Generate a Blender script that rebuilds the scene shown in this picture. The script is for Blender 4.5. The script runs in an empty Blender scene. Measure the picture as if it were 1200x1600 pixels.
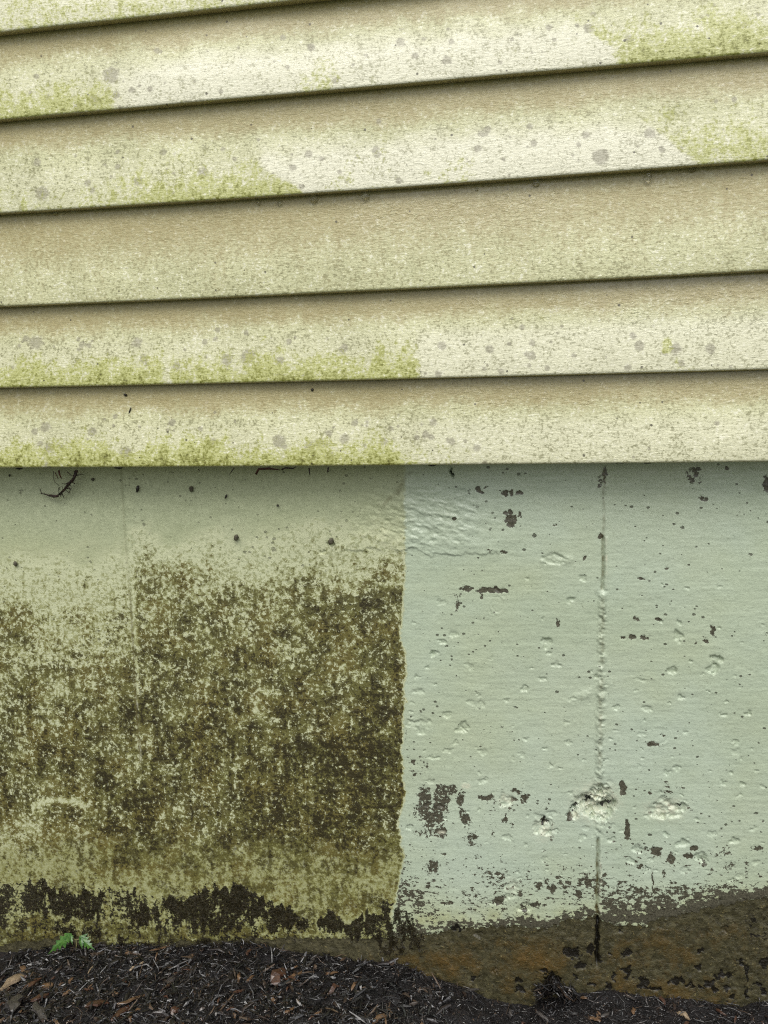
import bpy, math, random
import numpy as np
from mathutils import Matrix, Vector

random.seed(7)
SC = bpy.context.scene
COL = SC.collection

# ------------------------------------------------------------------ camera
# World: x along the wall, z up, foundation face at y = 0, the viewer on the -y side.
F_PX, CX, CY = 1250.0, 600.0, 800.0
YAW, PITCH, ROLL = (math.radians(a) for a in (9.62, -7.847, 1.228))
CAM = np.array((0.0, -1.145, 0.79))


def rot(y, p, r):
    cy, sy, cp, sp, cr, sr = math.cos(y), math.sin(y), math.cos(p), math.sin(p), math.cos(r), math.sin(r)
    return (np.array(((cy, -sy, 0), (sy, cy, 0), (0, 0, 1))) @ np.array(((1, 0, 0), (0, cp, -sp), (0, sp, cp)))
            @ np.array(((cr, 0, sr), (0, 1, 0), (-sr, 0, cr))))


RM = rot(YAW, PITCH, ROLL)
cam_data = bpy.data.cameras.new('camera')
cam_data.sensor_fit = 'AUTO'
cam_data.sensor_width = 36.0
cam_data.lens = F_PX / 1600.0 * 36.0
cam_data.clip_start = 0.02
cam_data.clip_end = 2000
cam = bpy.data.objects.new('camera', cam_data)
COL.objects.link(cam)
m = Matrix.Identity(4)
for i in range(3):
    m[i][0], m[i][1], m[i][2], m[i][3] = RM[i, 0], RM[i, 2], -RM[i, 1], CAM[i]
cam.matrix_world = m
SC.camera = cam

# ------------------------------------------------------------------ light: overcast, wet day
SUN_EL, SUN_AZ = 53.0, -22.0          # azimuth from the wall normal (towards the viewer), minus = from the left
w = bpy.data.worlds.new('World')
SC.world = w
w.use_nodes = True
wn = w.node_tree.nodes
wl = w.node_tree.links
bg = wn['Background']
sky = wn.new('ShaderNodeTexSky')
sky.sky_type = 'NISHITA'
sky.sun_disc = False
sky.sun_elevation = math.radians(SUN_EL)
sky.sun_rotation = math.radians(180 + SUN_AZ)
sky.air_density = 1.0
sky.dust_density = 4.0
sky.ozone_density = 1.0
hs = wn.new('ShaderNodeHueSaturation')
hs.inputs['Saturation'].default_value = 0.12   # cloud cover greys the sky
wl.new(sky.outputs[0], hs.inputs['Color'])
wl.new(hs.outputs[0], bg.inputs['Color'])
bg.inputs['Strength'].default_value = 0.14
sd = bpy.data.lights.new('sun', 'SUN')
sd.energy = 1.25
sd.angle = math.radians(36)
sd.color = (1.0, 0.965, 0.88)
so = bpy.data.objects.new('sun', sd)
COL.objects.link(so)
el, az = math.radians(SUN_EL), math.radians(SUN_AZ)
sdir = Vector((math.sin(az) * math.cos(el), -math.cos(az) * math.cos(el), math.sin(el)))
so.rotation_euler = sdir.to_track_quat('Z', 'Y').to_euler()
so.location = sdir * 6
vs = SC.view_settings
vs.view_transform = 'Standard'
vs.look = 'None'
vs.gamma = 1.0
vs.use_curve_mapping = False
SC.render.engine = 'CYCLES'
SC.cycles.use_denoising = False     # keeps the fine grit
SC.render.filter_size = 1.15
SC.cycles.filter_width = 1.15
vs.exposure = 0.09

# ------------------------------------------------------------------ surveying helpers
PLANE = -0.056      # y of the lower edges of the siding boards


def on_plane(u, v, y=0.0):
    """Point of the wall plane at depth y that was measured at (u, v) in the 1200 x 1600 survey photograph."""
    u = np.asarray(u, float)
    v = np.asarray(v, float)
    d = np.stack([(u - CX) / F_PX, np.ones_like(u), -(v - CY) / F_PX], -1) @ RM.T
    t = (y - CAM[1]) / d[..., 1]
    return CAM[0] + d[..., 0] * t, CAM[2] + d[..., 2] * t


def survey(x, y, z):
    p = np.stack([x - CAM[0], np.broadcast_to(y, np.shape(x)) - CAM[1], z - CAM[2]], -1) @ RM
    return CX + F_PX * p[..., 0] / p[..., 1], CY - F_PX * p[..., 2] / p[..., 1]


def P(u, v, y=0.0):
    x, z = on_plane(u, v, y)
    return Vector((float(x), y, float(z)))


# ------------------------------------------------------------------ numpy noise
def _h(ix, iy, s):
    n = (ix.astype(np.int64) * 374761393 + iy.astype(np.int64) * 668265263 + s * 974634777) & 0xffffffff
    n = ((n ^ (n >> 13)) * 1274126177) & 0xffffffff
    n = (n ^ (n >> 16)) & 0xffff
    return n.astype(np.float32) / 65535.0


def vnoise(x, y, s=0):
    fx, fy = np.floor(x), np.floor(y)
    tx, ty = x - fx, y - fy
    tx = tx * tx * (3 - 2 * tx)
    ty = ty * ty * (3 - 2 * ty)
    a, b = _h(fx, fy, s), _h(fx + 1, fy, s)
    c, d = _h(fx, fy + 1, s), _h(fx + 1, fy + 1, s)
    return (a + (b - a) * tx) * (1 - ty) + (c + (d - c) * tx) * ty


def fbm(x, y, s=0, o=3):
    t, a, n = 0.0, 1.0, 0.0
    for k in range(o):
        t = t + a * vnoise(x * 2 ** k + 17.3 * k, y * 2 ** k - 9.1 * k, s + k * 31)
        n += a
        a *= 0.55
    return t / n


def sst(a, b, x):
    t = np.clip((x - a) / (b - a), 0, 1)
    return t * t * (3 - 2 * t)


def band(x, a, b, c, d):
    return sst(a, b, x) * (1 - sst(c, d, x))


# ------------------------------------------------------------------ mesh helpers
def grid_mesh(name, X, Y, Z, attrs=None, smooth=True):
    """X, Y, Z: (rows, cols) arrays; rows run downwards as seen from the viewer."""
    r, c = X.shape
    me = bpy.data.meshes.new(name)
    me.vertices.add(r * c)
    me.vertices.foreach_set('co', np.stack([X, Y, Z], -1).astype(np.float32).ravel())
    idx = np.arange(r * c).reshape(r, c)
    q = np.stack([idx[:-1, :-1], idx[1:, :-1], idx[1:, 1:], idx[:-1, 1:]], -1).reshape(-1, 4)
    n = len(q)
    me.loops.add(n * 4)
    me.loops.foreach_set('vertex_index', q.ravel().astype(np.int32))
    me.polygons.add(n)
    me.polygons.foreach_set('loop_start', np.arange(0, n * 4, 4, dtype=np.int32))
    me.polygons.foreach_set('use_smooth', np.full(n, smooth))
    for k, a in (attrs or {}).items():
        at = me.attributes.new(k, 'FLOAT', 'POINT')
        at.data.foreach_set('value', np.ascontiguousarray(a, np.float32).ravel())
    me.update()
    me.validate()
    return me


def link(name, me, mat=None, parent=None):
    o = bpy.data.objects.new(name, me)
    COL.objects.link(o)
    if mat is not None and me is not None and not me.materials:
        me.materials.append(mat)
    if parent is not None:
        o.parent = parent
    return o


def tag(o, label=None, cat=None, group=None, kind=None):
    for k, val in (('label', label), ('category', cat), ('group', group), ('kind', kind)):
        if val:
            o[k] = val
    return o


def empty(name, loc, label, cat, group=None):
    o = bpy.data.objects.new(name, None)
    o.empty_display_size = 0.02
    COL.objects.link(o)
    o.location = loc
    return tag(o, label, cat, group)


def spaced(lo, hi, step, far, grow=1.18):
    """Grid lines: even inside lo..hi, ever wider out to +-far."""
    core = list(np.arange(lo, hi + step * .5, step))
    s, p, right = step, hi, []
    while p < far:
        s = min(s * grow, 0.25)
        p += s
        right.append(p)
    s, p, left = step, lo, []
    while p > -far:
        s = min(s * grow, 0.25)
        p -= s
        left.append(p)
    return np.array(left[::-1] + core + right)


# ------------------------------------------------------------------ node helpers
class NT:
    def __init__(self, name):
        self.m = bpy.data.materials.new(name)
        self.m.use_nodes = True
        self.t = self.m.node_tree
        self.b = self.t.nodes['Principled BSDF']
        self.out = self.t.nodes['Material Output']
        self.co = self.new('ShaderNodeTexCoord').outputs['Object']

    def new(self, k):
        return self.t.nodes.new(k)

    def put(self, sock, v):
        if hasattr(v, 'is_output'):
            self.t.links.new(v, sock)
        else:
            sock.default_value = v

    def attr(self, n):
        a = self.new('ShaderNodeAttribute')
        a.attribute_name = n
        return a.outputs['Fac']

    def math(self, op, a, b=0.0, clamp=False):
        n = self.new('ShaderNodeMath')
        n.operation = op
        n.use_clamp = clamp
        self.put(n.inputs[0], a)
        self.put(n.inputs[1], b)
        return n.outputs[0]

    def add(self, a, b):
        return self.math('ADD', a, b)

    def mul(self, a, b):
        return self.math('MULTIPLY', a, b)

    def sub(self, a, b):
        return self.math('SUBTRACT', a, b)

    def rng(self, v, a, b, c=0.0, d=1.0, smooth=True):
        n = self.new('ShaderNodeMapRange')
        n.interpolation_type = 'SMOOTHSTEP' if smooth else 'LINEAR'
        self.put(n.inputs['Value'], v)
        n.inputs['From Min'].default_value = a
        n.inputs['From Max'].default_value = b
        n.inputs['To Min'].default_value = c
        n.inputs['To Max'].default_value = d
        return n.outputs['Result']

    def noise(self, scale, detail=3, rough=.55, stretch=(1, 1, 1), off=0.0, dist=0.0):
        mp = self.new('ShaderNodeMapping')
        self.t.links.new(self.co, mp.inputs['Vector'])
        mp.inputs['Scale'].default_value = stretch
        mp.inputs['Location'].default_value = (off, off * .7, off * 1.3)
        n = self.new('ShaderNodeTexNoise')
        self.t.links.new(mp.outputs[0], n.inputs['Vector'])
        n.inputs['Scale'].default_value = scale
        n.inputs['Detail'].default_value = detail
        n.inputs['Roughness'].default_value = rough
        n.inputs['Distortion'].default_value = dist
        return n.outputs['Fac']

    def cn(self, *a, **k):
        """noise centred on zero, spread to about -.5 .. .5"""
        return self.mul(self.sub(self.noise(*a, **k), .5), 2.4)

    def voro(self, scale, stretch=(1, 1, 1), off=0.0):
        mp = self.new('ShaderNodeMapping')
        self.t.links.new(self.co, mp.inputs['Vector'])
        mp.inputs['Scale'].default_value = stretch
        mp.inputs['Location'].default_value = (off, 0, off * 1.3)
        n = self.new('ShaderNodeTexVoronoi')
        self.t.links.new(mp.outputs[0], n.inputs['Vector'])
        n.inputs['Scale'].default_value = scale
        return n.outputs['Distance'], n.outputs['Color']

    def col(self, r, g, b):
        """colour given as display values 0..255, turned to linear"""
        def f(c):
            c /= 255.0
            return c / 12.92 if c <= .04045 else ((c + .055) / 1.055) ** 2.4
        return (f(r), f(g), f(b), 1.0)

    def mix(self, f, a, b):
        n = self.new('ShaderNodeMix')
        n.data_type = 'RGBA'
        n.clamp_factor = True
        self.put(n.inputs[0], f)
        self.put(n.inputs[6], a)
        self.put(n.inputs[7], b)
        return n.outputs[2]

    def bump(self, h, strength, dist, normal=None):
        n = self.new('ShaderNodeBump')
        n.inputs['Strength'].default_value = strength
        n.inputs['Distance'].default_value = dist
        self.put(n.inputs['Height'], h)
        if normal is not None:
            self.t.links.new(normal, n.inputs['Normal'])
        return n.outputs[0]

    def sep(self, c):
        n = self.new('ShaderNodeSeparateColor')
        self.t.links.new(c, n.inputs[0])
        return n.outputs


# ================================================================== SIDING
LINES = [  # lower edge of each course, surveyed
    [(0, 36), (300, 12), (600, -13), (900, -39), (1200, -64)],
    [(0, 187), (300, 160), (600, 134), (900, 107), (1200, 82)],
    [(0, 333), (300, 316), (600, 294), (900, 272), (1200, 251)],
    [(0, 479), (300, 468), (600, 452), (900, 439), (1200, 423)],
    [(0, 606), (300, 601), (600, 593), (900, 585), (1200, 578)],
    [(0, 731), (300, 730), (600, 728), (900, 724), (1200, 722)],
]
EDGE = []
for L in LINES:
    a = np.array(L, float)
    ex, ez = on_plane(a[:, 0], a[:, 1], PLANE)
    EDGE.append((ex, ez))


def edge_z(i, x):
    ex, ez = EDGE[i]
    if i == 0:                       # only its left end is in frame
        return np.full_like(x, ez.mean())
    k = np.polyfit(ex, ez, 2)
    c = np.polyval(k, np.clip(x, ex[0] - .1, ex[-1] + .1))
    return np.where((x < ex[0] - .3) | (x > ex[-1] + .3), ez.mean(), c * 1.0)


def siding_material():
    n = NT('wet_vinyl_siding')
    algae, spot, clean, dirt, wet = (n.attr(k) for k in ('algae', 'spot', 'clean', 'dirt', 'wet'))
    fine = n.cn(300, 2, .6)
    fine2 = n.cn(210, 3, .65, off=3.1, stretch=(.85, 1, 1))
    mid = n.cn(75, 3, .6, off=1.7)
    big = n.cn(9, 3, .6, off=5.5)
    streak = n.cn(60, 3, .6, stretch=(1, 1, .18), off=8.0)
    base = n.mix(n.rng(big, -.4, .4), n.col(194, 194, 151), n.col(208, 208, 165))
    base = n.mix(clean, base, n.col(230, 228, 204))
    # fine pepper of grime over the chalky face
    pv = n.add(n.mul(fine2, .5), n.add(n.mul(fine, .5), n.add(n.mul(mid, .22), n.mul(n.cn(24, 3, .6, off=14.0, stretch=(1, 1, .6)), .25))))
    pep = n.rng(pv, .02, .30)
    base = n.mix(n.mul(n.mul(pep, n.sub(1.0, n.mul(dirt, .62))), n.sub(.76, n.mul(clean, .26))), base, n.col(120, 118, 74))
    flk = n.rng(pv, -.12, -.36)
    base = n.mix(n.mul(flk, .7), base, n.col(240, 238, 216))
    # brown film running down from the joint above
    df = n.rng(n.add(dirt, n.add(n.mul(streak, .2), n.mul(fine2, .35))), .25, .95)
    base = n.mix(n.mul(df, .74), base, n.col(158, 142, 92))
    # grey lichen rounds
    sf = n.rng(n.add(spot, n.add(n.mul(fine2, .55), n.mul(mid, .35))), .32, .85)
    base = n.mix(n.mul(sf, .58), base, n.col(136, 130, 112))
    # yellow-green algae, thicker where it has lived longest
    av = n.add(n.mul(algae, .84), n.add(n.mul(mid, .42), n.add(n.mul(n.cn(110, 3, .65, stretch=(1, 1, .4), off=21.0), .35), n.add(n.mul(fine2, .42), n.mul(fine, .4)))))
    on = n.rng(algae, .02, .2)
    base = n.mix(n.mul(n.mul(n.rng(av, .20, .66), on), .60), base, n.col(178, 183, 82))
    base = n.mix(n.mul(n.mul(n.rng(av, .64, .98), on), .72), base, n.col(124, 126, 42))
    base = n.mix(n.mul(n.rng(av, .90, 1.2), .8), base, n.col(84, 80, 28))
    # specks of soil
    dist, c = n.voro(70, off=4.0)
    rad = n.rng(n.sep(c)[0], .72, 1.0, 0.0, .13, False)
    sp = n.math('LESS_THAN', dist, rad)
    base = n.mix(n.mul(sp, .8), base, n.col(60, 52, 34))
    n.put(n.b.inputs['Base Color'], base)
    g1 = n.noise(290, 3, .6, stretch=(.32, 1, 1.25), off=6.0, dist=.6)
    g2 = n.noise(420, 2, .6, stretch=(.6, 1, 1))
    drops = n.noise(150, 3, .5, stretch=(.6, 1, 1), off=12.0, dist=1.2)
    h = n.add(n.add(n.mul(g1, 1.0), n.mul(g2, .35)), n.mul(wet, n.mul(n.rng(drops, .5, .75), .7)))
    n.put(n.b.inputs['Normal'], n.bump(h, .65, .0013))
    rough = n.sub(n.add(.5, n.mul(mid, .12)), n.mul(wet, .33))
    n.put(n.b.inputs['Roughness'], rough)
    n.put(n.b.inputs['Coat Weight'], n.mul(wet, .8))
    n.b.inputs['Coat Roughness'].default_value = .1
    n.b.inputs['Specular IOR Level'].default_value = .5
    return n.m


SPOTS = [  # grey lichen rounds that show singly: u, v, radius
    (170, 115, 17), (697, 93, 9), (648, 85, 7), (625, 62, 9), (590, 185, 6), (147, 155, 10), (122, 168, 10),
    (315, 268, 11), (215, 283, 9), (65, 302, 13), (135, 285, 7), (143, 297, 6), (345, 230, 5), (938, 245, 15), (1015, 207, 11),
    (834, 223, 6), (747, 231, 7), (585, 232, 7), (457, 261, 7), (530, 268, 5), (984, 60, 9), (920, 40, 10),
    (52, 535, 14), (210, 535, 10), (222, 560, 9), (353, 562, 11), (386, 557, 14), (437, 564, 9), (438, 588, 10), (478, 588, 8),
    (274, 572, 8), (228, 585, 8), (538, 585, 7), (310, 575, 6), (535, 545, 9), (690, 540, 9), (765, 545, 8), (830, 555, 9), (815, 510, 6),
    (1055, 545, 12), (1110, 545, 9), (1000, 540, 10), (990, 524, 7), (855, 575, 5), (1065, 568, 7),
    (435, 690, 13), (483, 698, 11), (498, 692, 9), (537, 686, 10), (67, 668, 10), (140, 675, 9), (195, 708, 11), (75, 700, 9),
    (515, 714, 10), (676, 660, 8), (745, 700, 8), (673, 683, 6), (705, 690, 7), (1122, 662, 5), (600, 690, 8), (265, 660, 7), (330, 690, 8),
]


def siding_fields(i, X, Z, T):
    u, v = survey(X, PLANE, Z)
    nb = fbm(u / 45, v / 26, 3 + i, 3) - .5
    nh = .6 * (fbm(u / 40, v * 0 + i * 7.0, 13 + i, 4) - .5)       # how high the growth climbs, along the board
    up = lambda lo: sst(lo + .04, 1.04, T + .55 * nh + .25 * nb)
    Zr = np.zeros_like(X)
    alg, cln, wet = Zr.copy(), Zr.copy(), Zr + .25
    if i == 0:
        alg = .42 * up(.0) + .1
        cln = .75 * sst(.2, .6, T)
    elif i == 1:
        dg = sst(-12, 12, u - (930 + (v - 60) * 1.05) + 46 * nb)
        alg = (.72 * (1 - sst(160, 195, u)) + .5 * band(u, 462, 474, 512, 540)) * up(.45) + dg * .8 * up(.25) + .10 * up(.2)
        cln = (1 - dg) * sst(.35, .7, T + nb * .3) * sst(140, 240, u) + .35 * sst(.35, .7, T)
    elif i == 2:
        lg = 1 - sst(-9, 9, u - (405 + (v - 240) * 1.05 * sst(230, 300, v)) + 34 * nb)
        rg = sst(-10, 10, u - (1062 + (v - 232) * 1.3) + 40 * nb)
        alg = lg * (.25 + .6 * sst(80, 330, u)) * up(.3) + rg * .62 * up(.15) + .38 * up(.65) * (band(u, 500, 512, 540, 560) + band(u, 650, 675, 725, 760))
        alg += .5 * up(.45) * band(u, 30, 36, 40, 46) + .16 * band(u, 520, 560, 600, 650) * sst(.2, .6, T)
        cln = (1 - lg) * (1 - rg) * sst(.35, .75, T + nb * .3) + .3 * sst(.4, .7, T)
        wet += .1
    elif i == 3:
        wet = wet + .45 * band(u, 480, 640, 800, 950) * (1 - sst(.25, .6, T)) + .1
    elif i == 4:
        ed = 1 - sst(-7, 7, u - 652 + 24 * nb)
        alg = ed * (.88 + .3 * nh) * up(.42) * (1 - .6 * band(u, 250, 256, 262, 270)) + .8 * band(u, 1030, 1038, 1048, 1056) * sst(.62, .7, T) * (1 - sst(.8, .86, T)) \
            + .5 * band(u, 1050, 1060, 1080, 1090) * up(.8) + .12 * band(u, 690, 760, 820, 960) * band(T, .1, .25, .4, .6)
        cln = .75 * sst(.35, .6, T) * (.35 + .65 * (1 - ed))
        wet = wet + .65 * sst(820, 1010, u) * (1 - sst(.45, .75, T)) + .2 * (1 - sst(.3, .6, T)) * sst(560, 760, u)
    else:
        ed = 1 - sst(600, 690, u + 60 * nb)
        alg = ed * (.74 + .35 * nh) * up(.42) + .25 * up(.6) * (1 - sst(690, 790, u))
        cln = .55 * sst(.35, .65, T) * (1 - .5 * ed)
        wet = wet + .3 * (1 - sst(.2, .6, T)) * sst(640, 720, u)
    spot = Zr.copy()
    rs = np.random.RandomState(100 + i)
    pts = [s for s in SPOTS]
    lo = (30, 140, 260, 1e9, 500, 650)[i]
    hi = (60, 175, 320, 1e9, 600, 720)[i]
    cnt = (10, 60, 70, 0, 75, 80)[i]
    for _ in range(cnt):
        uu = rs.uniform(-60, 1260)
        if i == 4 and uu > 700 and rs.rand() < .35:
            continue
        if i == 5 and uu > 800 and rs.rand() < .8:
            continue
        tt = rs.uniform(.35, .98)
        k = np.interp(uu, [p[0] for p in LINES[i]], [p[1] for p in LINES[i]])
        hgt = np.interp(uu, (0, 1200), ((147, 147, 148, 145, 125, 127)[i], (150, 147, 168, 170, 152, 145)[i]))
        pts.append((uu, k - (1 - tt) * hgt, 2.2 + 5.5 * rs.rand() ** 2.2))
    for (a, b, r) in pts:
        sel = (np.abs(u - a) < r * 2) & (np.abs(v - b) < r * 2)
        if sel.any():
            d = np.hypot(u[sel] - a, v[sel] - b) / r
            spot[sel] = np.maximum(spot[sel], 1 - sst(.3, 1.45, d))
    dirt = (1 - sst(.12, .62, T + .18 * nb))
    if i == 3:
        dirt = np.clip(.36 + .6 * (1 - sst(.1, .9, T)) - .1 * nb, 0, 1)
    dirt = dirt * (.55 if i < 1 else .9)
    return dict(algae=alg, spot=spot, clean=np.clip(cln * .86, 0, 1), dirt=dirt, wet=np.clip(wet + .12, 0, 1))


M_SIDING = siding_material()
siding = empty('siding_wall', (0, 0, float(EDGE[5][1].mean())),
               'cream horizontal lap siding stained with green algae above the painted foundation', 'siding')
siding['kind'] = 'thing'
xs_s = spaced(-.80, .36, .002, 2.3)


def board(i, z_off=0.0, dense=True):
    xs = xs_s if dense else np.linspace(-2.3, 2.3, 24)
    zb = (edge_z(max(i, 0), xs) + z_off)
    zt = (edge_z(i - 1, xs) if i >= 1 else edge_z(0, xs) + .112) + z_off if dense else zb + .112
    # profile: face from the tucked top to the butt, rounded lip, underside, then back up behind
    nt = 62 if dense else 12
    tt = np.concatenate([np.linspace(-.16, 0, 4)[:-1], np.linspace(0, 1, nt)])
    R = .0035
    rows_y, rows_z, rows_t = [], [], []
    BACK = -.042
    for t in tt:
        c = max(t, 0)
        # nearly plumb under the joint, then flaring out, last millimetres rolled
        y = BACK + (PLANE - BACK) * (0.30 * c + 0.70 * (c * c * (3 - 2 * c)))
        rows_y.append(np.full_like(xs, y))
        rows_z.append(zt + (zb + R - zt) * t)
        rows_t.append(np.full_like(xs, c))
    for a in np.linspace(0, math.pi / 2, 6)[1:]:
        rows_y.append(np.full_like(xs, PLANE + R * (1 - math.cos(a))))
        rows_z.append(zb + R - R * math.sin(a))
        rows_t.append(np.full_like(xs, 1.0 + a * .02))
    rows_y.append(np.full_like(xs, BACK - .0035)); rows_z.append(zb.copy()); rows_t.append(np.full_like(xs, 1.04))
    rows_y.append(np.full_like(xs, BACK - .0015)); rows_z.append(zb + .0025); rows_t.append(np.full_like(xs, 1.04))
    rows_y.append(np.full_like(xs, PLANE + .006)); rows_z.append(zb + .006); rows_t.append(np.full_like(xs, 1.04))
    rows_y.append(np.full_like(xs, BACK + .004)); rows_z.append(zt.copy()); rows_t.append(np.full_like(xs, 0.0))
    rows_y.append(rows_y[0] + .001); rows_z.append(rows_z[0].copy()); rows_t.append(np.full_like(xs, 0.0))
    Y, Z, T = np.array(rows_y), np.array(rows_z), np.array(rows_t)
    X = np.broadcast_to(xs, Y.shape).copy()
    # the sheet is not dead flat
    wob = (fbm(X * 5, Z * 7 + i * 3, 41, 3) - .5) * .0030
    Y = Y + wob * sst(0, .3, np.clip(T, 0, 1))
    if dense:
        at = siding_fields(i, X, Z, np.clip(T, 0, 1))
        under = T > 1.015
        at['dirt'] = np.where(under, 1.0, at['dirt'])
        at['clean'] = np.where(under, 0.0, at['clean'])
        at['algae'] = np.where(under, 0.15, at['algae'])
    else:
        at = {}
    o = link('siding_board', grid_mesh('siding_board', X, Y, Z, at), M_SIDING, siding)
    o.location = -siding.location      # the boards are modelled in world coordinates
    return o


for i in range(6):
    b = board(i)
    if i == 3:
        b['label'] = 'plain tan siding board without algae'
for k in range(1, 5):
    board(0, .112 * k, False)

# ================================================================== FOUNDATION
CRATERS = [  # u, v, half width, half height, depth mm, roughness 0..1
    (932, 1254, 32, 27, 9.5, 1.0), (918, 1252, 9, 8, 5, .5), (950, 1262, 16, 9, 4, .6), (895, 1272, 10, 9, 5.5, .1), (1040, 1264, 29, 17, 3.2, .8), (1062, 1262, 9, 8, 4, .4),
    (705, 738, 4, 7, 9, .0), (870, 873, 23, 9, 2.6, .4), (854, 1004, 11, 9, 3, .5), (891, 937, 7, 5, 2.2, .2), (1060, 992, 8, 8, 2.2, .3),
    (1118, 1032, 12, 9, 3.6, .4), (1114, 1045, 10, 7, 3.6, .3), (1050, 1047, 9, 7, 3.0, .4), (1080, 1033, 5, 3, 2.2, .1), (1065, 1317, 11, 7, 3.2, .2), (1095, 1338, 11, 7, 3.2, .3),
    (1043, 1207, 4, 5, 2.0, .3), (725, 1133, 8, 8, 2.4, .3), (700, 1116, 7, 5, 2.2, .2), (718, 1141, 8, 5, 2.4, .2), (678, 1020, 8, 6, 2.6, .5), (690, 1003, 7, 5, 2.2, .4),
    (850, 1292, 16, 14, 3.0, 1.0), (790, 1250, 13, 12, 2.4, 1.0), (1130, 1223, 6, 4, 2.2, .2), (1160, 1225, 6, 3, 2.0, .1), (1130, 1118, 5, 3, 2.2, .1), (1170, 1115, 6, 4, 2.0, .1),
    (1148, 1313, 8, 4, 2.2, .2), (995, 1327, 8, 7, 2.4, .4), (985, 1345, 7, 5, 2.0, .3), (1042, 1305, 5, 5, 2.2, .2), (800, 1385, 12, 10, 1.8, .9), (795, 1400, 10, 6, 1.8, .5),
    (870, 1039, 9, 6, 2.2, .7), (846, 1060, 6, 4, 1.8, .2), (820, 1075, 7, 6, 2.0, .5), (1064, 1088, 6, 3, 1.8, .1), (720, 768, 8, 5, 1.6, .3), (820, 1415, 14, 9, 2.0, .8),
    (660, 1133, 14, 12, 1.6, 1.0), (640, 1128, 8, 7, 1.6, .8), (655, 1080, 14, 6, 1.2, .7), (735, 1040, 8, 6, 1.2, .6), (700, 1172, 9, 4, 1.2, .5), (770, 1410, 14, 4, 1.4, .5),
    (755, 1220, 9, 6, 1.8, .5), (712, 1160, 6, 4, 1.4, .2), (1150, 1160, 7, 3, 1.4, .2), (1000, 1062, 12, 3, 1.0, .4), (518, 848, 6, 8, 2.5, .5), (505, 862, 5, 3, 2.0, .2),
    (748, 1460, 9, 6, 3, .2), (775, 1518, 8, 4, 3, .2), (1132, 1453, 5, 5, 3, .2),
]
RINGS = [(888, 1250, 13, 13, .9), (1030, 1150, 17, 15, .6), (1012, 1143, 14, 13, .5), (777, 945, 11, 14, .8), (770, 957, 6, 5, .6), (517, 1412, 13, 9, .5), (773, 945, 8, 9, .4)]
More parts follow.
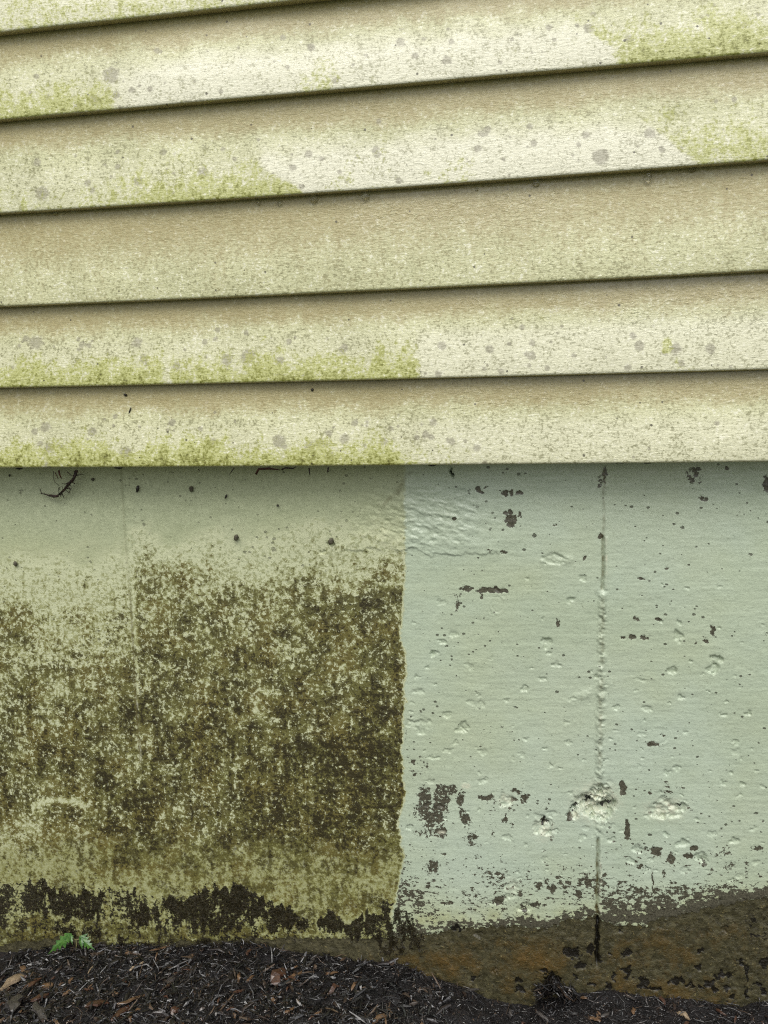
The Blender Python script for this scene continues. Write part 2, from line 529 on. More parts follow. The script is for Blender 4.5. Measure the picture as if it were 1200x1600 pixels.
CHIPS = [  # bare brown patches in the paint: u, v, half width, half height, strength
    (664, 1255, 14, 31, .72), (690, 1250, 15, 27, .74), (676, 1280, 22, 18, .70), (680, 1268, 18, 12, .62), (706, 1234, 11, 9, .72), (722, 1245, 8, 12, .60), (672, 1302, 18, 8, .5), (744, 1310, 7, 30, .36), (650, 1265, 6, 18, .5), (718, 1250, 7, 12, .75), (728, 1282, 8, 9, .85), (690, 1300, 11, 10, .75),
    (722, 1272, 5, 12, .6), (656, 1300, 14, 6, .55), (737, 1310, 10, 14, .6), (676, 1355, 13, 12, .7), (760, 1246, 15, 5, .85), (727, 1310, 6, 8, .5),
    (799, 813, 9, 10, 1.0), (798, 800, 5, 5, .9), (812, 804, 4, 6, .8), (748, 765, 4, 5, 1.0), (752, 769, 4, 3, .9), (788, 772, 6, 5, 1.0), (799, 770, 4, 5, .9), (811, 770, 7, 3, .8), (757, 761, 3, 2, .8), (789, 801, 5, 3, .8),
    (786, 863, 6, 4, .6), (791, 864, 3, 3, .9), (766, 861, 7, 4, .6), (709, 810, 4, 3, .9), (867, 821, 4, 2.5, .9),
    (765, 922, 22, 5, .95), (730, 920, 14, 5, .7), (785, 923, 9, 4, .9), (716, 945, 5, 12, .6), (752, 931, 4, 4, .8), (715, 930, 8, 6, .45),
    (871, 973, 4, 6, 1.0), (973, 1229, 5.5, 9, 1.15), (972, 1238, 5, 5, 1.1), (979, 1288, 4, 9, 1.1), (981, 1300, 4.5, 7, 1.1), (980, 1310, 3, 2.5, 1.0),
    (890, 1277, 5, 7, 1.0), (1062, 1230, 6, 4, .5), (1018, 1162, 8, 4, .9), (1035, 1148, 4, 3, .6), (1027, 1165, 4, 2.5, 1),
    (919, 1379, 6, 6, 1.1), (863, 1388, 9, 6, 1.0), (843, 1384, 6, 6, .9), (872, 1371, 5, 3, .8), (780, 1407, 11, 8, .85), (833, 1414, 9, 5, .95), (819, 1423, 5, 4, 1.0),
    (904, 1398, 5, 6, .9), (912, 1366, 9, 5, .5), (887, 1358, 9, 4, .5), (820, 1248, 9, 7, .75), (806, 1236, 8, 6, .6), (803, 1250, 5, 4, .8), (848, 1330, 12, 5, .4),
    (945, 741, 6, 18, .62), (938, 838, 4, 5, 1.2), (938, 752, 5, 12, .6), (1085, 742, 16, 16, .5), (1090, 736, 7, 8, .7), (1099, 779, 9, 4, .7), (1088, 741, 6, 5, .8), (1198, 757, 6, 12, 1.2), (1135, 731, 4, 3, .8),
    (988, 995, 6, 5, .9), (1007, 997, 6, 5, .9), (975, 997, 6, 4, .8), (993, 966, 6, 4, .7), (1030, 967, 7, 4, .7), (1004, 904, 8, 2.2, .9), (1042, 890, 3, 2, .9), (913, 872, 2.5, 6, .8), (1113, 985, 5, 9, .75), (1090, 1003, 8, 8, .5), (1103, 1000, 5, 5, .6),
    (1025, 1330, 11, 10, .7), (1085, 1325, 7, 5, 1.0), (1050, 1342, 9, 11, .75), (1076, 1338, 8, 5, .95), (1012, 1330, 14, 8, .5), (1098, 1348, 10, 6, .6), (1130, 1330, 24, 10, .45), (1180, 1325, 12, 6, .6), (1140, 1352, 15, 10, .45),
    (1000, 1355, 6, 4, .8), (1060, 1392, 8, 5, .7), (1000, 1390, 10, 4, .6), (1110, 1390, 12, 8, .45), (1150, 1380, 14, 8, .4), (1015, 1240, 4, 3, .8), (1038, 1365, 3, 8, .6), (1020, 1385, 2, 28, .75), (1040, 1365, 1.6, 8, .7),
    (648, 1210, 3.5, 3, 1.2), (645, 1190, 4, 3, .9), (662, 1195, 16, 10, .36), (700, 1412, 14, 3, .7), (655, 1412, 12, 5, .65), (850, 1283, 6, 6, .9), (862, 1310, 8, 5, .5),
    (740, 1318, 5, 4, .7), (745, 1340, 7, 4, .6), (695, 1335, 6, 3, .6), (788, 1280, 6, 8, .6), (800, 1290, 5, 9, .5), (770, 1305, 4, 8, .6),
]
EDGE_V = [(700, 634), (780, 632), (850, 634), (900, 632), (950, 629), (1000, 627), (1030, 633), (1052, 636), (1075, 629), (1100, 634), (1130, 629), (1150, 631), (1172, 627), (1200, 630), (1220, 627), (1237, 635), (1260, 629), (1282, 622), (1310, 625), (1340, 631), (1360, 626), (1400, 619), (1430, 612), (1600, 600)]
BARE_U = [(-400, 1480), (0, 1478), (90, 1464), (200, 1474), (330, 1468), (420, 1466), (480, 1466), (530, 1464), (560, 1465), (620, 1463), (680, 1456), (705, 1452), (760, 1450), (800, 1446), (840, 1450), (862, 1448), (880, 1438), (905, 1437), (920, 1432), (932, 1430), (941, 1442), (960, 1444), (1000, 1447), (1020, 1440), (1060, 1430), (1110, 1420), (1150, 1412), (1180, 1404), (1220, 1398), (1500, 1390)]
BLACKS = [  # black growth in the bare zone, plus painted crater shade: u, v, half width, half height
    (893, 1488, 13, 7), (902, 1495, 7, 5), (923, 1484, 6, 7), (909, 1511, 12, 6), (934, 1470, 3, 24), (935, 1500, 4, 10), (975, 1492, 10, 5), (985, 1490, 8, 4), (982, 1522, 5, 10), (978, 1517, 7, 4), (960, 1525, 4, 7), (1005, 1537, 9, 8), (950, 1545, 6, 5), (926, 1539, 6, 6),
    (1060, 1535, 9, 7), (1051, 1537, 6, 4), (1078, 1541, 7, 3), (1133, 1525, 14, 5), (1122, 1530, 6, 5), (1108, 1537, 10, 4), (1116, 1546, 5, 6), (1097, 1545, 5, 4), (1167, 1520, 3, 14), (1166, 1552, 2.5, 10), (1193, 1508, 6, 8), (1195, 1552, 6, 6), (1136, 1546, 6, 3), (1158, 1506, 7, 4), (1185, 1540, 6, 5), (1093, 1512, 7, 4), (1094, 1488, 5, 3),
    (919, 1251, 6, 6), (897, 1264, 7, 5), (850, 1283, 4, 5), (1060, 1257, 5, 3), (705, 738, 4, 5), (944, 1262, 9, 3),  # dark painted into crater hollows to deepen their shade
    (813, 1547, 8, 5), (852, 1518, 8, 4), (862, 1527, 9, 9), (870, 1535, 8, 8), (810, 1535, 6, 4), (740, 1528, 8, 4), (713, 1452, 9, 5), (1005, 1541, 8, 5), (1020, 1545, 9, 5), (955, 1493, 4, 3), (970, 1455, 7, 4), (900, 1530, 6, 4), (1140, 1560, 5, 4),
]
MOSS_TOP = [(-400, 1385), (0, 1378), (45, 1380), (60, 1372), (75, 1378), (95, 1395), (130, 1392), (150, 1388), (190, 1388), (215, 1396), (250, 1402), (275, 1400), (300, 1400), (312, 1388), (345, 1384), (380, 1384), (395, 1392), (420, 1402), (445, 1418), (470, 1428), (490, 1440), (505, 1430), (525, 1427), (535, 1440), (548, 1448), (560, 1435), (572, 1424), (590, 1430), (600, 1412), (622, 1412), (640, 1425), (655, 1445), (662, 1470), (700, 1480), (2000, 1480)]
MOSS_BOT = [(-400, 1440), (0, 1440), (60, 1425), (100, 1440), (160, 1440), (210, 1470), (250, 1462), (300, 1465), (340, 1462), (380, 1455), (410, 1440), (430, 1468), (455, 1462), (470, 1466), (490, 1448), (505, 1462), (530, 1456), (550, 1468), (580, 1465), (600, 1492), (625, 1494), (650, 1484), (662, 1475), (700, 1480), (2000, 1480)]


def icurve(pts, q):
    a = np.array(pts, float)
    return np.interp(q, a[:, 0], a[:, 1])


xs_f = spaced(-.80, .36, .00125, 2.3)
z_hi = float(EDGE[5][1].mean()) + .03
z_lo = float(on_plane(1200, 1600, 0)[1]) - .02
zs_f = np.concatenate([np.arange(z_hi, z_lo, -.00125), z_lo - np.array((0, .02, .06, .12, .2))])
X, Z = np.meshgrid(xs_f, zs_f)
U, V = survey(X, 0.0, Z)


wx = fbm(U / 6, V / 6, 61, 3) - .5
wy = fbm(U / 6, V / 6, 62, 3) - .5


def blob(list_, soft=.35, warp=0.0):
    f = np.zeros_like(U)
    UW = U + warp * wx
    VW = V + warp * wy
    for it in list_:
        a, b, ru, rv = it[:4]
        s = it[4] if len(it) > 4 else 1.0
        # bounding window on the even part of the grid
        sel = (np.abs(U - a) < ru * 1.9 + 2) & (np.abs(V - b) < rv * 1.9 + 2)
        if not sel.any():
            continue
        d = np.hypot((UW[sel] - a) / ru, (VW[sel] - b) / rv)
        f[sel] = np.maximum(f[sel], s * (1 - sst(1 - soft * 1.6, 1 + soft * 1.6, d)))
    return f


n8 = fbm(U / 8, V / 8, 1, 3) - .5
n20 = fbm(U / 22, V / 22, 2, 3) - .5
n60 = fbm(U / 70, V / 60, 3, 4) - .5
n150 = fbm(U / 170, V / 150, 4, 3) - .5
edge_u = icurve(EDGE_V, V) + n8 * 7 + (fbm(U / 4, V / 4, 77, 2) - .5) * 5
left = 1 - sst(-3, 3, U - edge_u)
# the brown algae
_k = sst(-3, 14, U - icurve([(700, 189), (853, 197), (1087, 213), (1300, 224)], V) + 14 * n20)
rise = sst(800, 1060, V + 90 * n60) * .95 * (1 - _k) + sst(780, 975, V + 90 * n60) * _k
core = np.exp(-((U - 590) / 75) ** 2) * band(V, 900, 980, 1270, 1330) * .09
core += np.exp(-((U - 470) / 120) ** 2) * band(V, 1130, 1190, 1270, 1330) * .09
core += np.exp(-((U - 160) / 120) ** 2) * band(V, 1160, 1220, 1280, 1340) * .08
fade = 1 - .27 * sst(1300, 1385, V + 90 * n60 + .05 * (U - 300))
white = np.exp(-((U - 40) / 90) ** 2 - ((V - 1310) / 70) ** 2) * .42 + np.exp(-((U - 140) / 60) ** 2 - ((V - 1040) / 70) ** 2) * .16
algae = np.clip((.62 + .09 * sst(1000, 1200, V)) * rise * fade + core + .14 * n60 * rise + .10 * n150 * rise - (.55 * white + .5 * np.exp(-((V - (1266 - 16 * np.sqrt(np.clip(1 - ((U - 92) / 42) ** 2, 0, 1)))) / 5.5) ** 2) * (np.abs(U - 92) < 42)) * rise, 0, 1.2) * left
seam_u = icurve([(700, 189), (740, 190), (853, 197), (933, 205), (1087, 213), (1195, 220), (1300, 224)], V)
seam_fade = 1 - sst(1185, 1205, V)
drip = fbm(U / 9, V / 75, 71, 3) - .5
n35 = fbm(U / 34, V / 30, 72, 3) - .5
algae = np.where(algae > .03, algae + rise * (.42 * n35 + .30 * n20 + .34 * drip * sst(980, 1150, V)), algae) * left
algae = np.clip(algae, 0, .86)
algae = np.maximum(algae, (.68 + .5 * n60 + .3 * n20) * sst(1405, 1450, V + 40 * n20) * (1 - sst(430, 470, U)))
clean_strip = np.exp(-((U - seam_u - 4) / 4) ** 2) * band(V, 880, 920, 1060, 1110) * np.clip(.6 + 2.5 * n20, 0, 1)
algae = algae * (1 - .65 * clean_strip)
film = left * (.62 + .38 * sst(820, 1000, V)) + .18 * (1 - left) * sst(.0, .35, n150 + .12) + .25 * (1 - left) * sst(1360, 1440, V)
film += .22 * (1 - left) * np.exp(-((U - 800) / 130) ** 2 - ((V - 900) / 40) ** 2)
# bare concrete under the paint
rag = n8 * 10 + n20 * 10 + (fbm(U / 3.5, V / 3.5, 9, 2) - .5) * 8
bd = V - icurve(BARE_U, U) + rag
bare = sst(-4, 4, bd)
paint_line_fringe = np.exp(-((bd + 7) / 7) ** 2) * (U > 600)
film = film + .5 * np.exp(-((bd + 13) / 15) ** 2) * (1 - left) * np.clip(.6 + 1.6 * n20 + n60, 0, 1)
# black moss
streak = fbm(U / 5, V / 24, 21, 3) - .5
mt = icurve(MOSS_TOP, U) + 10 * n8 + 24 * (fbm(U / 5, V / 30, 22, 2) - .5)
mb = icurve(MOSS_BOT, U) + 22 * n20 + 20 * streak
moss = sst(-5, 6, V - mt) * (1 - sst(-14, 12, V - mb))
moss *= np.where(U < 240, .64, np.where(U < 300, .70, .80)) + .5 * n20 * (U < 300) + .4 * n20 - .2 * sst(.4, 1.0, (V - mt) / np.maximum(mb - mt, 8)) * (U < 420)
moss *= 1 - .24 * sst(575, 595, U)
moss = np.clip(moss + (1.0 * (fbm(U / 6, V / 22, 23, 3) - .5) + .5 * (fbm(U / 11, V / 50, 25, 2) - .5)) * (moss > .02), 0, 1)
below = sst(0, 10, V - mb) * (1 - sst(20, 40, V - mb)) * (U < 430)
moss = np.maximum(moss, below * np.clip(.42 + 1.5 * (fbm(U / 9, V / 26, 24, 3) - .5), 0, 1))
moss = np.where(U > 672, 0, moss)
blk = blob(BLACKS, .3, 16)
blk = np.where(blk > .01, np.clip(blk + 1.0 * n8, 0, 1), 0)
blk = np.maximum(blk, .7 * band(U, 1150, 1180, 1400, 1500) * band(V, 1405, 1425, 1440, 1500) * np.clip(.6 + 2 * n20, 0, 1))
seam2_u = icurve([(700, 945.5), (740, 945), (920, 942), (1140, 938), (1320, 935), (1500, 933), (1560, 932)], V)
du = U - seam2_u + 4.5 * (fbm(V / 13, V * 0 + .5, 81, 3) - .5)
crack = np.exp(-(du / 2.6) ** 2) * band(V, 1432, 1440, 1500, 1520)
blk = np.maximum(blk, crack)
rust = np.clip(.48 + 1.5 * n60 + .8 * n20, 0, 1) * sst(1440, 1500, V + .06 * (U - 700)) * (1 - .6 * sst(1120, 1190, U))
rust = np.maximum(rust, .8 * blob([(665, 1520, 45, 22), (700, 1500, 60, 20), (790, 1480, 30, 16), (1060, 1495, 40, 22), (980, 1500, 40, 30), (830, 1545, 60, 20), (640, 1500, 30, 9)], .5) * np.clip(.9 + 2 * n20, 0, 1))
chip = blob(CHIPS, .4, 7)
# finer flaking, denser low down and right of centre
dens = (1 - left) * (.14 + .20 * sst(950, 1250, V) + .16 * sst(1300, 1400, V) + .10 * n60 + .12 * sst(.1, .3, n60) * sst(1050, 1200, V))
dens = dens + left * .24 * (1 - sst(790, 870, V)) * sst(-.1, .25, n60 + .3 * n20)
dens = np.clip(dens - .05 + paint_line_fringe * .18 + .12 * band(V, 1375, 1400, 1430, 1450) * (U > 940), 0, 1)
lightf = np.maximum(blob([(932, 1254, 30, 25, .8), (1040, 1264, 26, 15, .6), (900, 1274, 7, 7, .7), (848, 1298, 14, 14, .6), (800, 1385, 10, 10, .4), (790, 1250, 10, 10, .5), (728, 1228, 6, 4, 1.0), (690, 1301, 5, 2.5, 1.0)], .5),
                    0.0 * left * np.clip(.6 + 2.5 * n8 + 2 * n20, 0, 1) * band(V, 1230, 1246, 1256, 1268) * np.exp(-((V - (1262 - 14 * np.sqrt(np.clip(1 - ((U - 95) / 40) ** 2, 0, 1)))) / 5) ** 2) * (np.abs(U + 20 * n20 - 95) < 38))
lightf = np.maximum(lightf, np.exp(-((du - 4) / 1.6) ** 2) * np.clip(.5 + 3 * n8, 0, 1) * (.9 * band(V, 838, 845, 918, 924) + .7 * band(V, 1310, 1320, 1420, 1436)))
lightf = np.maximum(lightf, .8 * np.exp(-((U - seam_u - 1) / 1.6) ** 2) * band(V, 1080, 1100, 1185, 1195) * (np.clip(.4 + 3 * n8, 0, 1)))
groove_scuff = .5 * np.exp(-((U - (642 - .8 * (V - 738)) - 14 * n20) / 4.5) ** 2) * band(V, 733, 742, 780, 806) * np.clip(.6 + 2 * n8, 0, 1)
grime = left * np.clip(sst(1285, 1360, V + 60 * n60 + 30 * n20) * (1 - .5 * np.exp(-((U - 40) / 70) ** 2 - ((V - 1330) / 50) ** 2)) + .32 * sst(770, 930, V + 60 * n60), 0, 1)
groove_stain_shade = .62 * np.exp(-((U - seam_u + 1.4) / 1.3) ** 2) * (.35 + .65 * sst(900, 950, V)) * seam_fade + np.exp(-((du + 1) / 2.2) ** 2) * np.clip(.75 + 2 * n8, 0, 1) * (.45 * band(V, 730, 735, 838, 842) + .85 * band(V, 838, 845, 918, 926) + .95 * band(V, 1308, 1316, 1436, 1450)) + .45 * np.exp(-(du / 4.0) ** 2) * band(V, 926, 935, 1225, 1240) * np.clip(.5 + 2 * n8, 0, 1)  # joint stains, and the left seam's shadow edge painted in as colour

# relief, metres outward
H = .0012 * n60 + .0010 * n20 * (1 - left * .3) + .0003 * n8
H += .0005 * (fbm(U / 60, V / 5, 31, 3) - .5) * (1 - left)                       # brush marks
rz = np.exp(-(((U - 655) / 105) ** 2 + ((V - 812) / 48) ** 2) ** 2)
lump = fbm((U + .6 * V) / 13, (V - .35 * U) / 7, 32, 3) - .5
H += rz * (.0052 * lump + .0008)
ridge_v = 861 + 12 * n8 + 16 * (fbm(U / 40, U * 0, 33, 3) - .5) + .022 * (U - 640)
H += .0018 * (1 - sst(-1.5, 2, V - ridge_v)) * sst(ridge_v - 50, ridge_v, V) * band(U, 515, 560, 740, 830) * np.clip(.8 + 2 * n20, 0, 1.5)
H += .0018 * np.exp(-((V - 875) / 6) ** 2) * band(U, 840, 850, 890, 900)
_rc = np.random.RandomState(8)
for _ in range(170):
    _a, _b = _rc.uniform(640, 1230), 900 + 480 * _rc.rand() ** .7
    _r = 2.2 + 4.5 * _rc.rand() ** 3
    CRATERS.append((_a, _b, _r * 1.35, _r * .8, .7 + 1.2 * _rc.rand(), .2))
rough_c = fbm(U / 7, V / 6, 34, 3) - .5
for (a, b, ru, rv, dp, rg) in CRATERS:
    sel = (np.abs(U - a) < ru * 1.6) & (np.abs(V - b) < rv * 1.6)
    ang = np.arctan2(V[sel] - b, U[sel] - a)
    d = np.hypot((U[sel] + 9 * wx[sel] - a) / ru, (V[sel] + 9 * wy[sel] - b) / rv) + .5 * n20[sel] + .12 * np.sin(ang * 3 + a)
    k = 1 - sst(.66 + .22 * np.sin(ang), 1.02, d)
    H[sel] -= .001 * dp * k * (1 + (.5 + 2.2 * rg) * rough_c[sel]) 
for (a, b, ru, rv, hh) in RINGS:
    sel = (np.abs(U - a) < ru * 1.6) & (np.abs(V - b) < rv * 1.6)
    d = np.hypot((U[sel] - a) / ru, (V[sel] - b) / rv) + .25 * n20[sel]
    H[sel] += (.0006 * hh * np.exp(-((d - 1) / .13) ** 2) - .0008 * hh * np.exp(-((d - .82) / .1) ** 2)) * np.clip(.7 + 2.5 * n20[sel] + 2 * n8[sel], 0, 1.4)
# cast joints between the pours
H += .0015 * seam_fade * sst(-1.5, 1.5, U - seam_u) * (1 - sst(4, 30, U - seam_u)) - .0012 * np.exp(-((U - seam_u) / 1.6) ** 2) * seam_fade
H += .0010 * np.exp(-((du - 1) / 4) ** 2) * (1 - sst(830, 842, V)) * (.6 + 2 * n8)
H -= .0045 * np.exp(-((du + .5) / 2.0) ** 2) * (band(V, 836, 842, 919, 924) + band(V, 1306, 1314, 1440, 1450)) + .0065 * crack
H += .0012 * np.exp(-((du - 5) / 2.5) ** 2) * (band(V, 836, 842, 919, 924) + band(V, 1306, 1314, 1430, 1440))
bead = band(V, 922, 930, 1228, 1238) + band(V, 1278, 1284, 1304, 1310)
H += bead * np.exp(-(du / 6) ** 2) * (.0018 + .0085 * (fbm(U / 7, V / 6, 36, 3) - .5))
H -= bead * .0012 * np.exp(-((du + 9) / 3) ** 2)
H -= .0013 * bare - .0030 * bare * (n20 * .7 + n8 * .5)
H += .0009 * paint_line_fringe * n8
H -= .0005 * sst(.4, .7, chip)
H += .0012 * moss * (.6 + 2.5 * n8) - .0015 * blk
H += algae * .0007 * n8
H += .0012 * np.exp(-((U - 915) / 26) ** 2 - ((V - 1085 + .45 * (U - 915)) / 7) ** 2) * (1 + 3 * n8)

pad = lambda a, val=None: np.pad(a, 1, mode='edge')
Xp, Zp, Yp = pad(X), pad(Z), np.pad(-H, 1, constant_values=.2)
FIELDS = dict(film=film, algae=algae, bare=bare, moss=np.maximum(moss, 0), black=blk, rust=rust, chip=chip, dens=dens, light=lightf, stain=np.clip(groove_stain_shade + groove_scuff, 0, 1), side=left, rough_zone=rz, grime=grime)
FIELDS = {k: pad(a) for k, a in FIELDS.items()}


def foundation_material():
    n = NT('painted_concrete')
    A = {k: n.attr(k) for k in ('film', 'algae', 'bare', 'moss', 'black', 'rust', 'chip', 'dens', 'light', 'stain', 'side', 'rough_zone', 'grime')}
    fine = n.cn(260, 3, .65)
    fine2 = n.cn(400, 2, .6, off=2.0)
    mid = n.cn(85, 4, .62, off=4.0)
    clus = n.cn(38, 3, .6, off=7.0)
    big = n.cn(6, 3, .55, off=1.0)
    fleck = n.cn(150, 4, .72, off=9.0, dist=.4)
    strk = n.cn(8, 4, .6, stretch=(.6, 1, 1.1), off=3.3)
    # paint: pale grey-green, washed clean on the right
    mint = n.mix(n.rng(strk, -.5, .5), n.col(180, 194, 172), n.col(186, 198, 172))
    mint = n.mix(n.mul(n.rng(big, -.3, .4), .5), mint, n.col(192, 205, 188))
    mint = n.mix(n.mul(n.rng(n.add(fine, n.mul(mid, .5)), .05, .5), .3), mint, n.col(138, 148, 124))
    old = n.mix(n.rng(mid, -.4, .45), n.col(166, 170, 124), n.col(187, 191, 147))
    old = n.mix(n.mul(n.rng(fine, .05, .42), .5), old, n.col(122, 120, 78))
    c = n.mix(A['film'], mint, old)
    c = n.mix(n.mul(A['grime'], n.rng(n.add(mid, n.mul(fleck, .6)), -.5, .3, .45, .85)), c, n.col(138, 138, 84))
    # brown algae in three layers: a stain, the clustered growth, dark cores
    av = n.add(A['algae'], n.add(n.mul(clus, .20), n.add(n.mul(mid, .34), n.add(n.mul(fleck, .44), n.mul(fine, .36)))))
    on = n.rng(A['algae'], .02, .16)
    c = n.mix(n.mul(n.rng(av, .05, .5), n.mul(on, .55)), c, n.col(134, 133, 76))
    c = n.mix(n.mul(n.rng(av, .42, .60), n.mul(on, .9)), c, n.mix(n.rng(n.cn(17, 3, .6, off=41.0), -.2, .45), n.mix(n.rng(clus, -.3, .3), n.col(94, 91, 42), n.col(68, 63, 26)), n.col(102, 92, 40)))
    c = n.mix(n.mul(n.rng(av, .70, .92), n.mul(on, .9)), c, n.col(42, 36, 13))
    # pale flecks where it has flaked off
    fv = n.add(n.add(n.mul(fleck, -.5), n.mul(fine, .35)), n.mul(mid, -.35))
    fl = n.mul(n.mul(n.rng(n.sub(fv, n.mul(n.sub(A['algae'], .6), .38)), .04, .16), on), n.sub(1.0, n.mul(n.rng(A['grime'], .3, .9), .7)))
    c = n.mix(n.mul(fl, .85), c, n.col(204, 208, 172))
    # bare concrete
    conc = n.mix(n.rng(mid, -.4, .45), n.col(60, 57, 38), n.col(86, 82, 58))
    conc = n.mix(n.mul(n.rng(n.add(fine, n.mul(fleck, .5)), .0, .45), .75), conc, n.col(44, 40, 24))
    rv = n.add(A['rust'], n.add(n.mul(mid, .45), n.mul(fine, .38)))
    conc = n.mix(n.mul(n.rng(rv, .25, .9), .75), conc, n.col(84, 68, 33))
    conc = n.mix(n.mul(n.rng(rv, .8, 1.25), .6), conc, n.col(112, 86, 42))
    conc = n.mix(n.mul(n.rng(n.add(n.mul(fleck, .7), n.mul(fine2, .5)), .22, .42), .7), conc, n.col(132, 122, 82))
    conc = n.mix(n.mul(n.rng(n.add(n.mul(fleck, -.6), n.mul(fine, .6)), .25, .42), .75), conc, n.col(30, 27, 16))
    # flaked paint
    cv = n.add(A['chip'], n.add(n.mul(fine, .5), n.add(n.mul(mid, .35), n.mul(fleck, .6))))
    cm = n.mul(n.rng(cv, .49, .56), n.rng(A['chip'], .03, .12))
    dv = n.add(A['dens'], n.add(n.mul(n.cn(170, 3, .7, stretch=(.62, 1, 1), off=5.0), .5), n.mul(clus, .18)))
    dm = n.rng(dv, .52, .56)
    cm = n.math('MAXIMUM', cm, dm)
    c = n.mix(n.mul(cm, n.sub(1.0, n.mul(A['side'], .8))), c, n.mix(n.rng(fine2, -.3, .3), n.col(68, 66, 54), n.col(92, 89, 74)))
    # pin holes
    pc = n.rng(n.add(n.mul(clus, .4), n.cn(14, 3, .6, off=31.0)), -.35, .55, .15, 1.0)
    d1, k1 = n.voro(55, stretch=(.8, 1, 1), off=1.0)
    r1 = n.mul(n.rng(n.sep(k1)[0], .45, 1.0, 0.0, .2, False), pc)
    d1 = n.add(d1, n.add(n.mul(fine, .13), n.mul(fleck, .13)))
    ph = n.rng(n.sub(d1, r1), -.04, .02, 1.0, 0.0)
    d2, k2 = n.voro(135, stretch=(.75, 1, 1), off=6.0)
    r2 = n.mul(n.rng(n.sep(k2)[1], .5, 1.0, 0.0, .3, False), pc)
    ph = n.math('MAXIMUM', ph, n.rng(n.sub(n.add(d2, n.mul(fine, .12)), r2), -.04, .03, 1.0, 0.0))
    ph = n.mul(ph, n.sub(1.0, n.mul(A['side'], .35)))
    ph = n.mul(ph, n.sub(1.0, A['rough_zone']))
    c = n.mix(n.mul(ph, .8), c, n.col(56, 52, 38))
    c = n.mix(A['stain'], c, n.col(94, 86, 48))  # joint stains, scuff and the left seam's painted shadow line
    c = n.mix(n.mul(A['light'], n.rng(n.add(fine, mid), -.5, .3, .1, 1.0)), c, n.col(216, 216, 192))
    bm = n.rng(n.add(A['bare'], n.mul(fine, .6)), .42, .58)
    c = n.mix(bm, c, conc)
    # black growth, and the shade painted into crater hollows
    mv = n.add(A['moss'], n.add(n.mul(mid, .45), n.add(n.mul(fleck, .7), n.mul(fine, .6))))
    mm = n.mul(n.rng(mv, .34, .52), n.rng(A['moss'], .02, .1))
    c = n.mix(n.mul(mm, .94), c, n.mix(n.rng(fine2, -.2, .45), n.col(24, 20, 9), n.col(54, 47, 23)))
    kv = n.add(A['black'], n.add(n.mul(fine, .5), n.mul(mid, .5)))
    km = n.mul(n.rng(kv, .42, .58), n.rng(A['black'], .02, .1))
    c = n.mix(n.mul(km, .95), c, n.col(20, 17, 10))
    n.put(n.b.inputs['Base Color'], c)
    h = n.add(n.mul(fine, .25), n.mul(n.noise(160, 3, .6, stretch=(.5, 1, 1), off=8.0), .8))
    h = n.add(h, n.mul(A['bare'], n.add(n.mul(fleck, .9), n.mul(mid, .9))))
    h = n.sub(h, n.mul(ph, .9))
    h = n.sub(h, n.mul(cm, .35))
    h = n.add(h, n.mul(A['algae'], n.mul(fine, .4)))
    h = n.add(h, n.mul(mm, n.mul(fine, 1.0)))
    n.put(n.b.inputs['Normal'], n.bump(h, .75, .0011))
    rough = n.add(n.add(.32, n.mul(A['side'], .26)), n.mul(mid, .12))
    n.put(n.b.inputs['Roughness'], rough)
    n.put(n.b.inputs['Coat Weight'], n.mul(n.sub(1.0, A['side']), .3))
    n.b.inputs['Coat Roughness'].default_value = .18
    n.b.inputs['Specular IOR Level'].default_value = .45
    return n.m


foundation = link('foundation_wall', grid_mesh('foundation_wall', Xp, Yp, Zp, FIELDS), foundation_material())
tag(foundation, 'painted concrete foundation with brown algae on its left half and washed pale green right half', 'foundation', None, 'thing')

# ================================================================== GROUND
GROUND_V = [(-500, 1492), (0, 1489), (60, 1486), (100, 1480), (150, 1478), (200, 1477), (290, 1481), (330, 1478), (370, 1473), (410, 1475), (440, 1486), (500, 1494), (560, 1503), (620, 1506), (660, 1522), (700, 1536), (730, 1545), (760, 1560), (800, 1570), (830, 1574), (850, 1562), (868, 1560), (880, 1558), (900, 1553), (950, 1549), (1000, 1557), (1040, 1560), (1080, 1562), (1120, 1568), (1155, 1576), (1170, 1570), (1200, 1568), (1700, 1570)]
ga = np.array(GROUND_V, float)
gx, gz = on_plane(ga[:, 0], ga[:, 1], 0.0)


def ground_z(x, y):
    x = np.asarray(x, float)
    y = np.asarray(y, float)
    near = np.interp(x, gx, gz)
    far = float(gz.mean())
    k = sst(0.05, .9, -y)
    z = near * (1 - k) + far * k
    lum = (fbm(x * 22, y * 22, 51, 4) - .5) * .022 * sst(.0, .05, -y + .012) + (fbm(x * 90, y * 90, 52, 2) - .5) * .006
    return z + lum * (1 - sst(1.5, 3, -y))


gxs = spaced(-.85, .45, .004, 320, 1.25)
# let the spacing grow without limit far away
def far_lines(lo, hi, step, far):
    out = list(np.arange(lo, hi, step))
    s, p = step, hi
    while p < far:
        out.append(p)
        s *= 1.3
        p += s
    out.append(far)
    s, p = step, lo
    left_ = []
    while p > -far:
        s *= 1.3
        p -= s
        left_.append(p)
    return np.array(left_[::-1] + out)


gxs = far_lines(-.85, .45, .005, 400.0)
gys = far_lines(-.35, .05, .005, 400.0)[::-1]
GX, GY = np.meshgrid(gxs, gys)
GZ = ground_z(GX, GY)


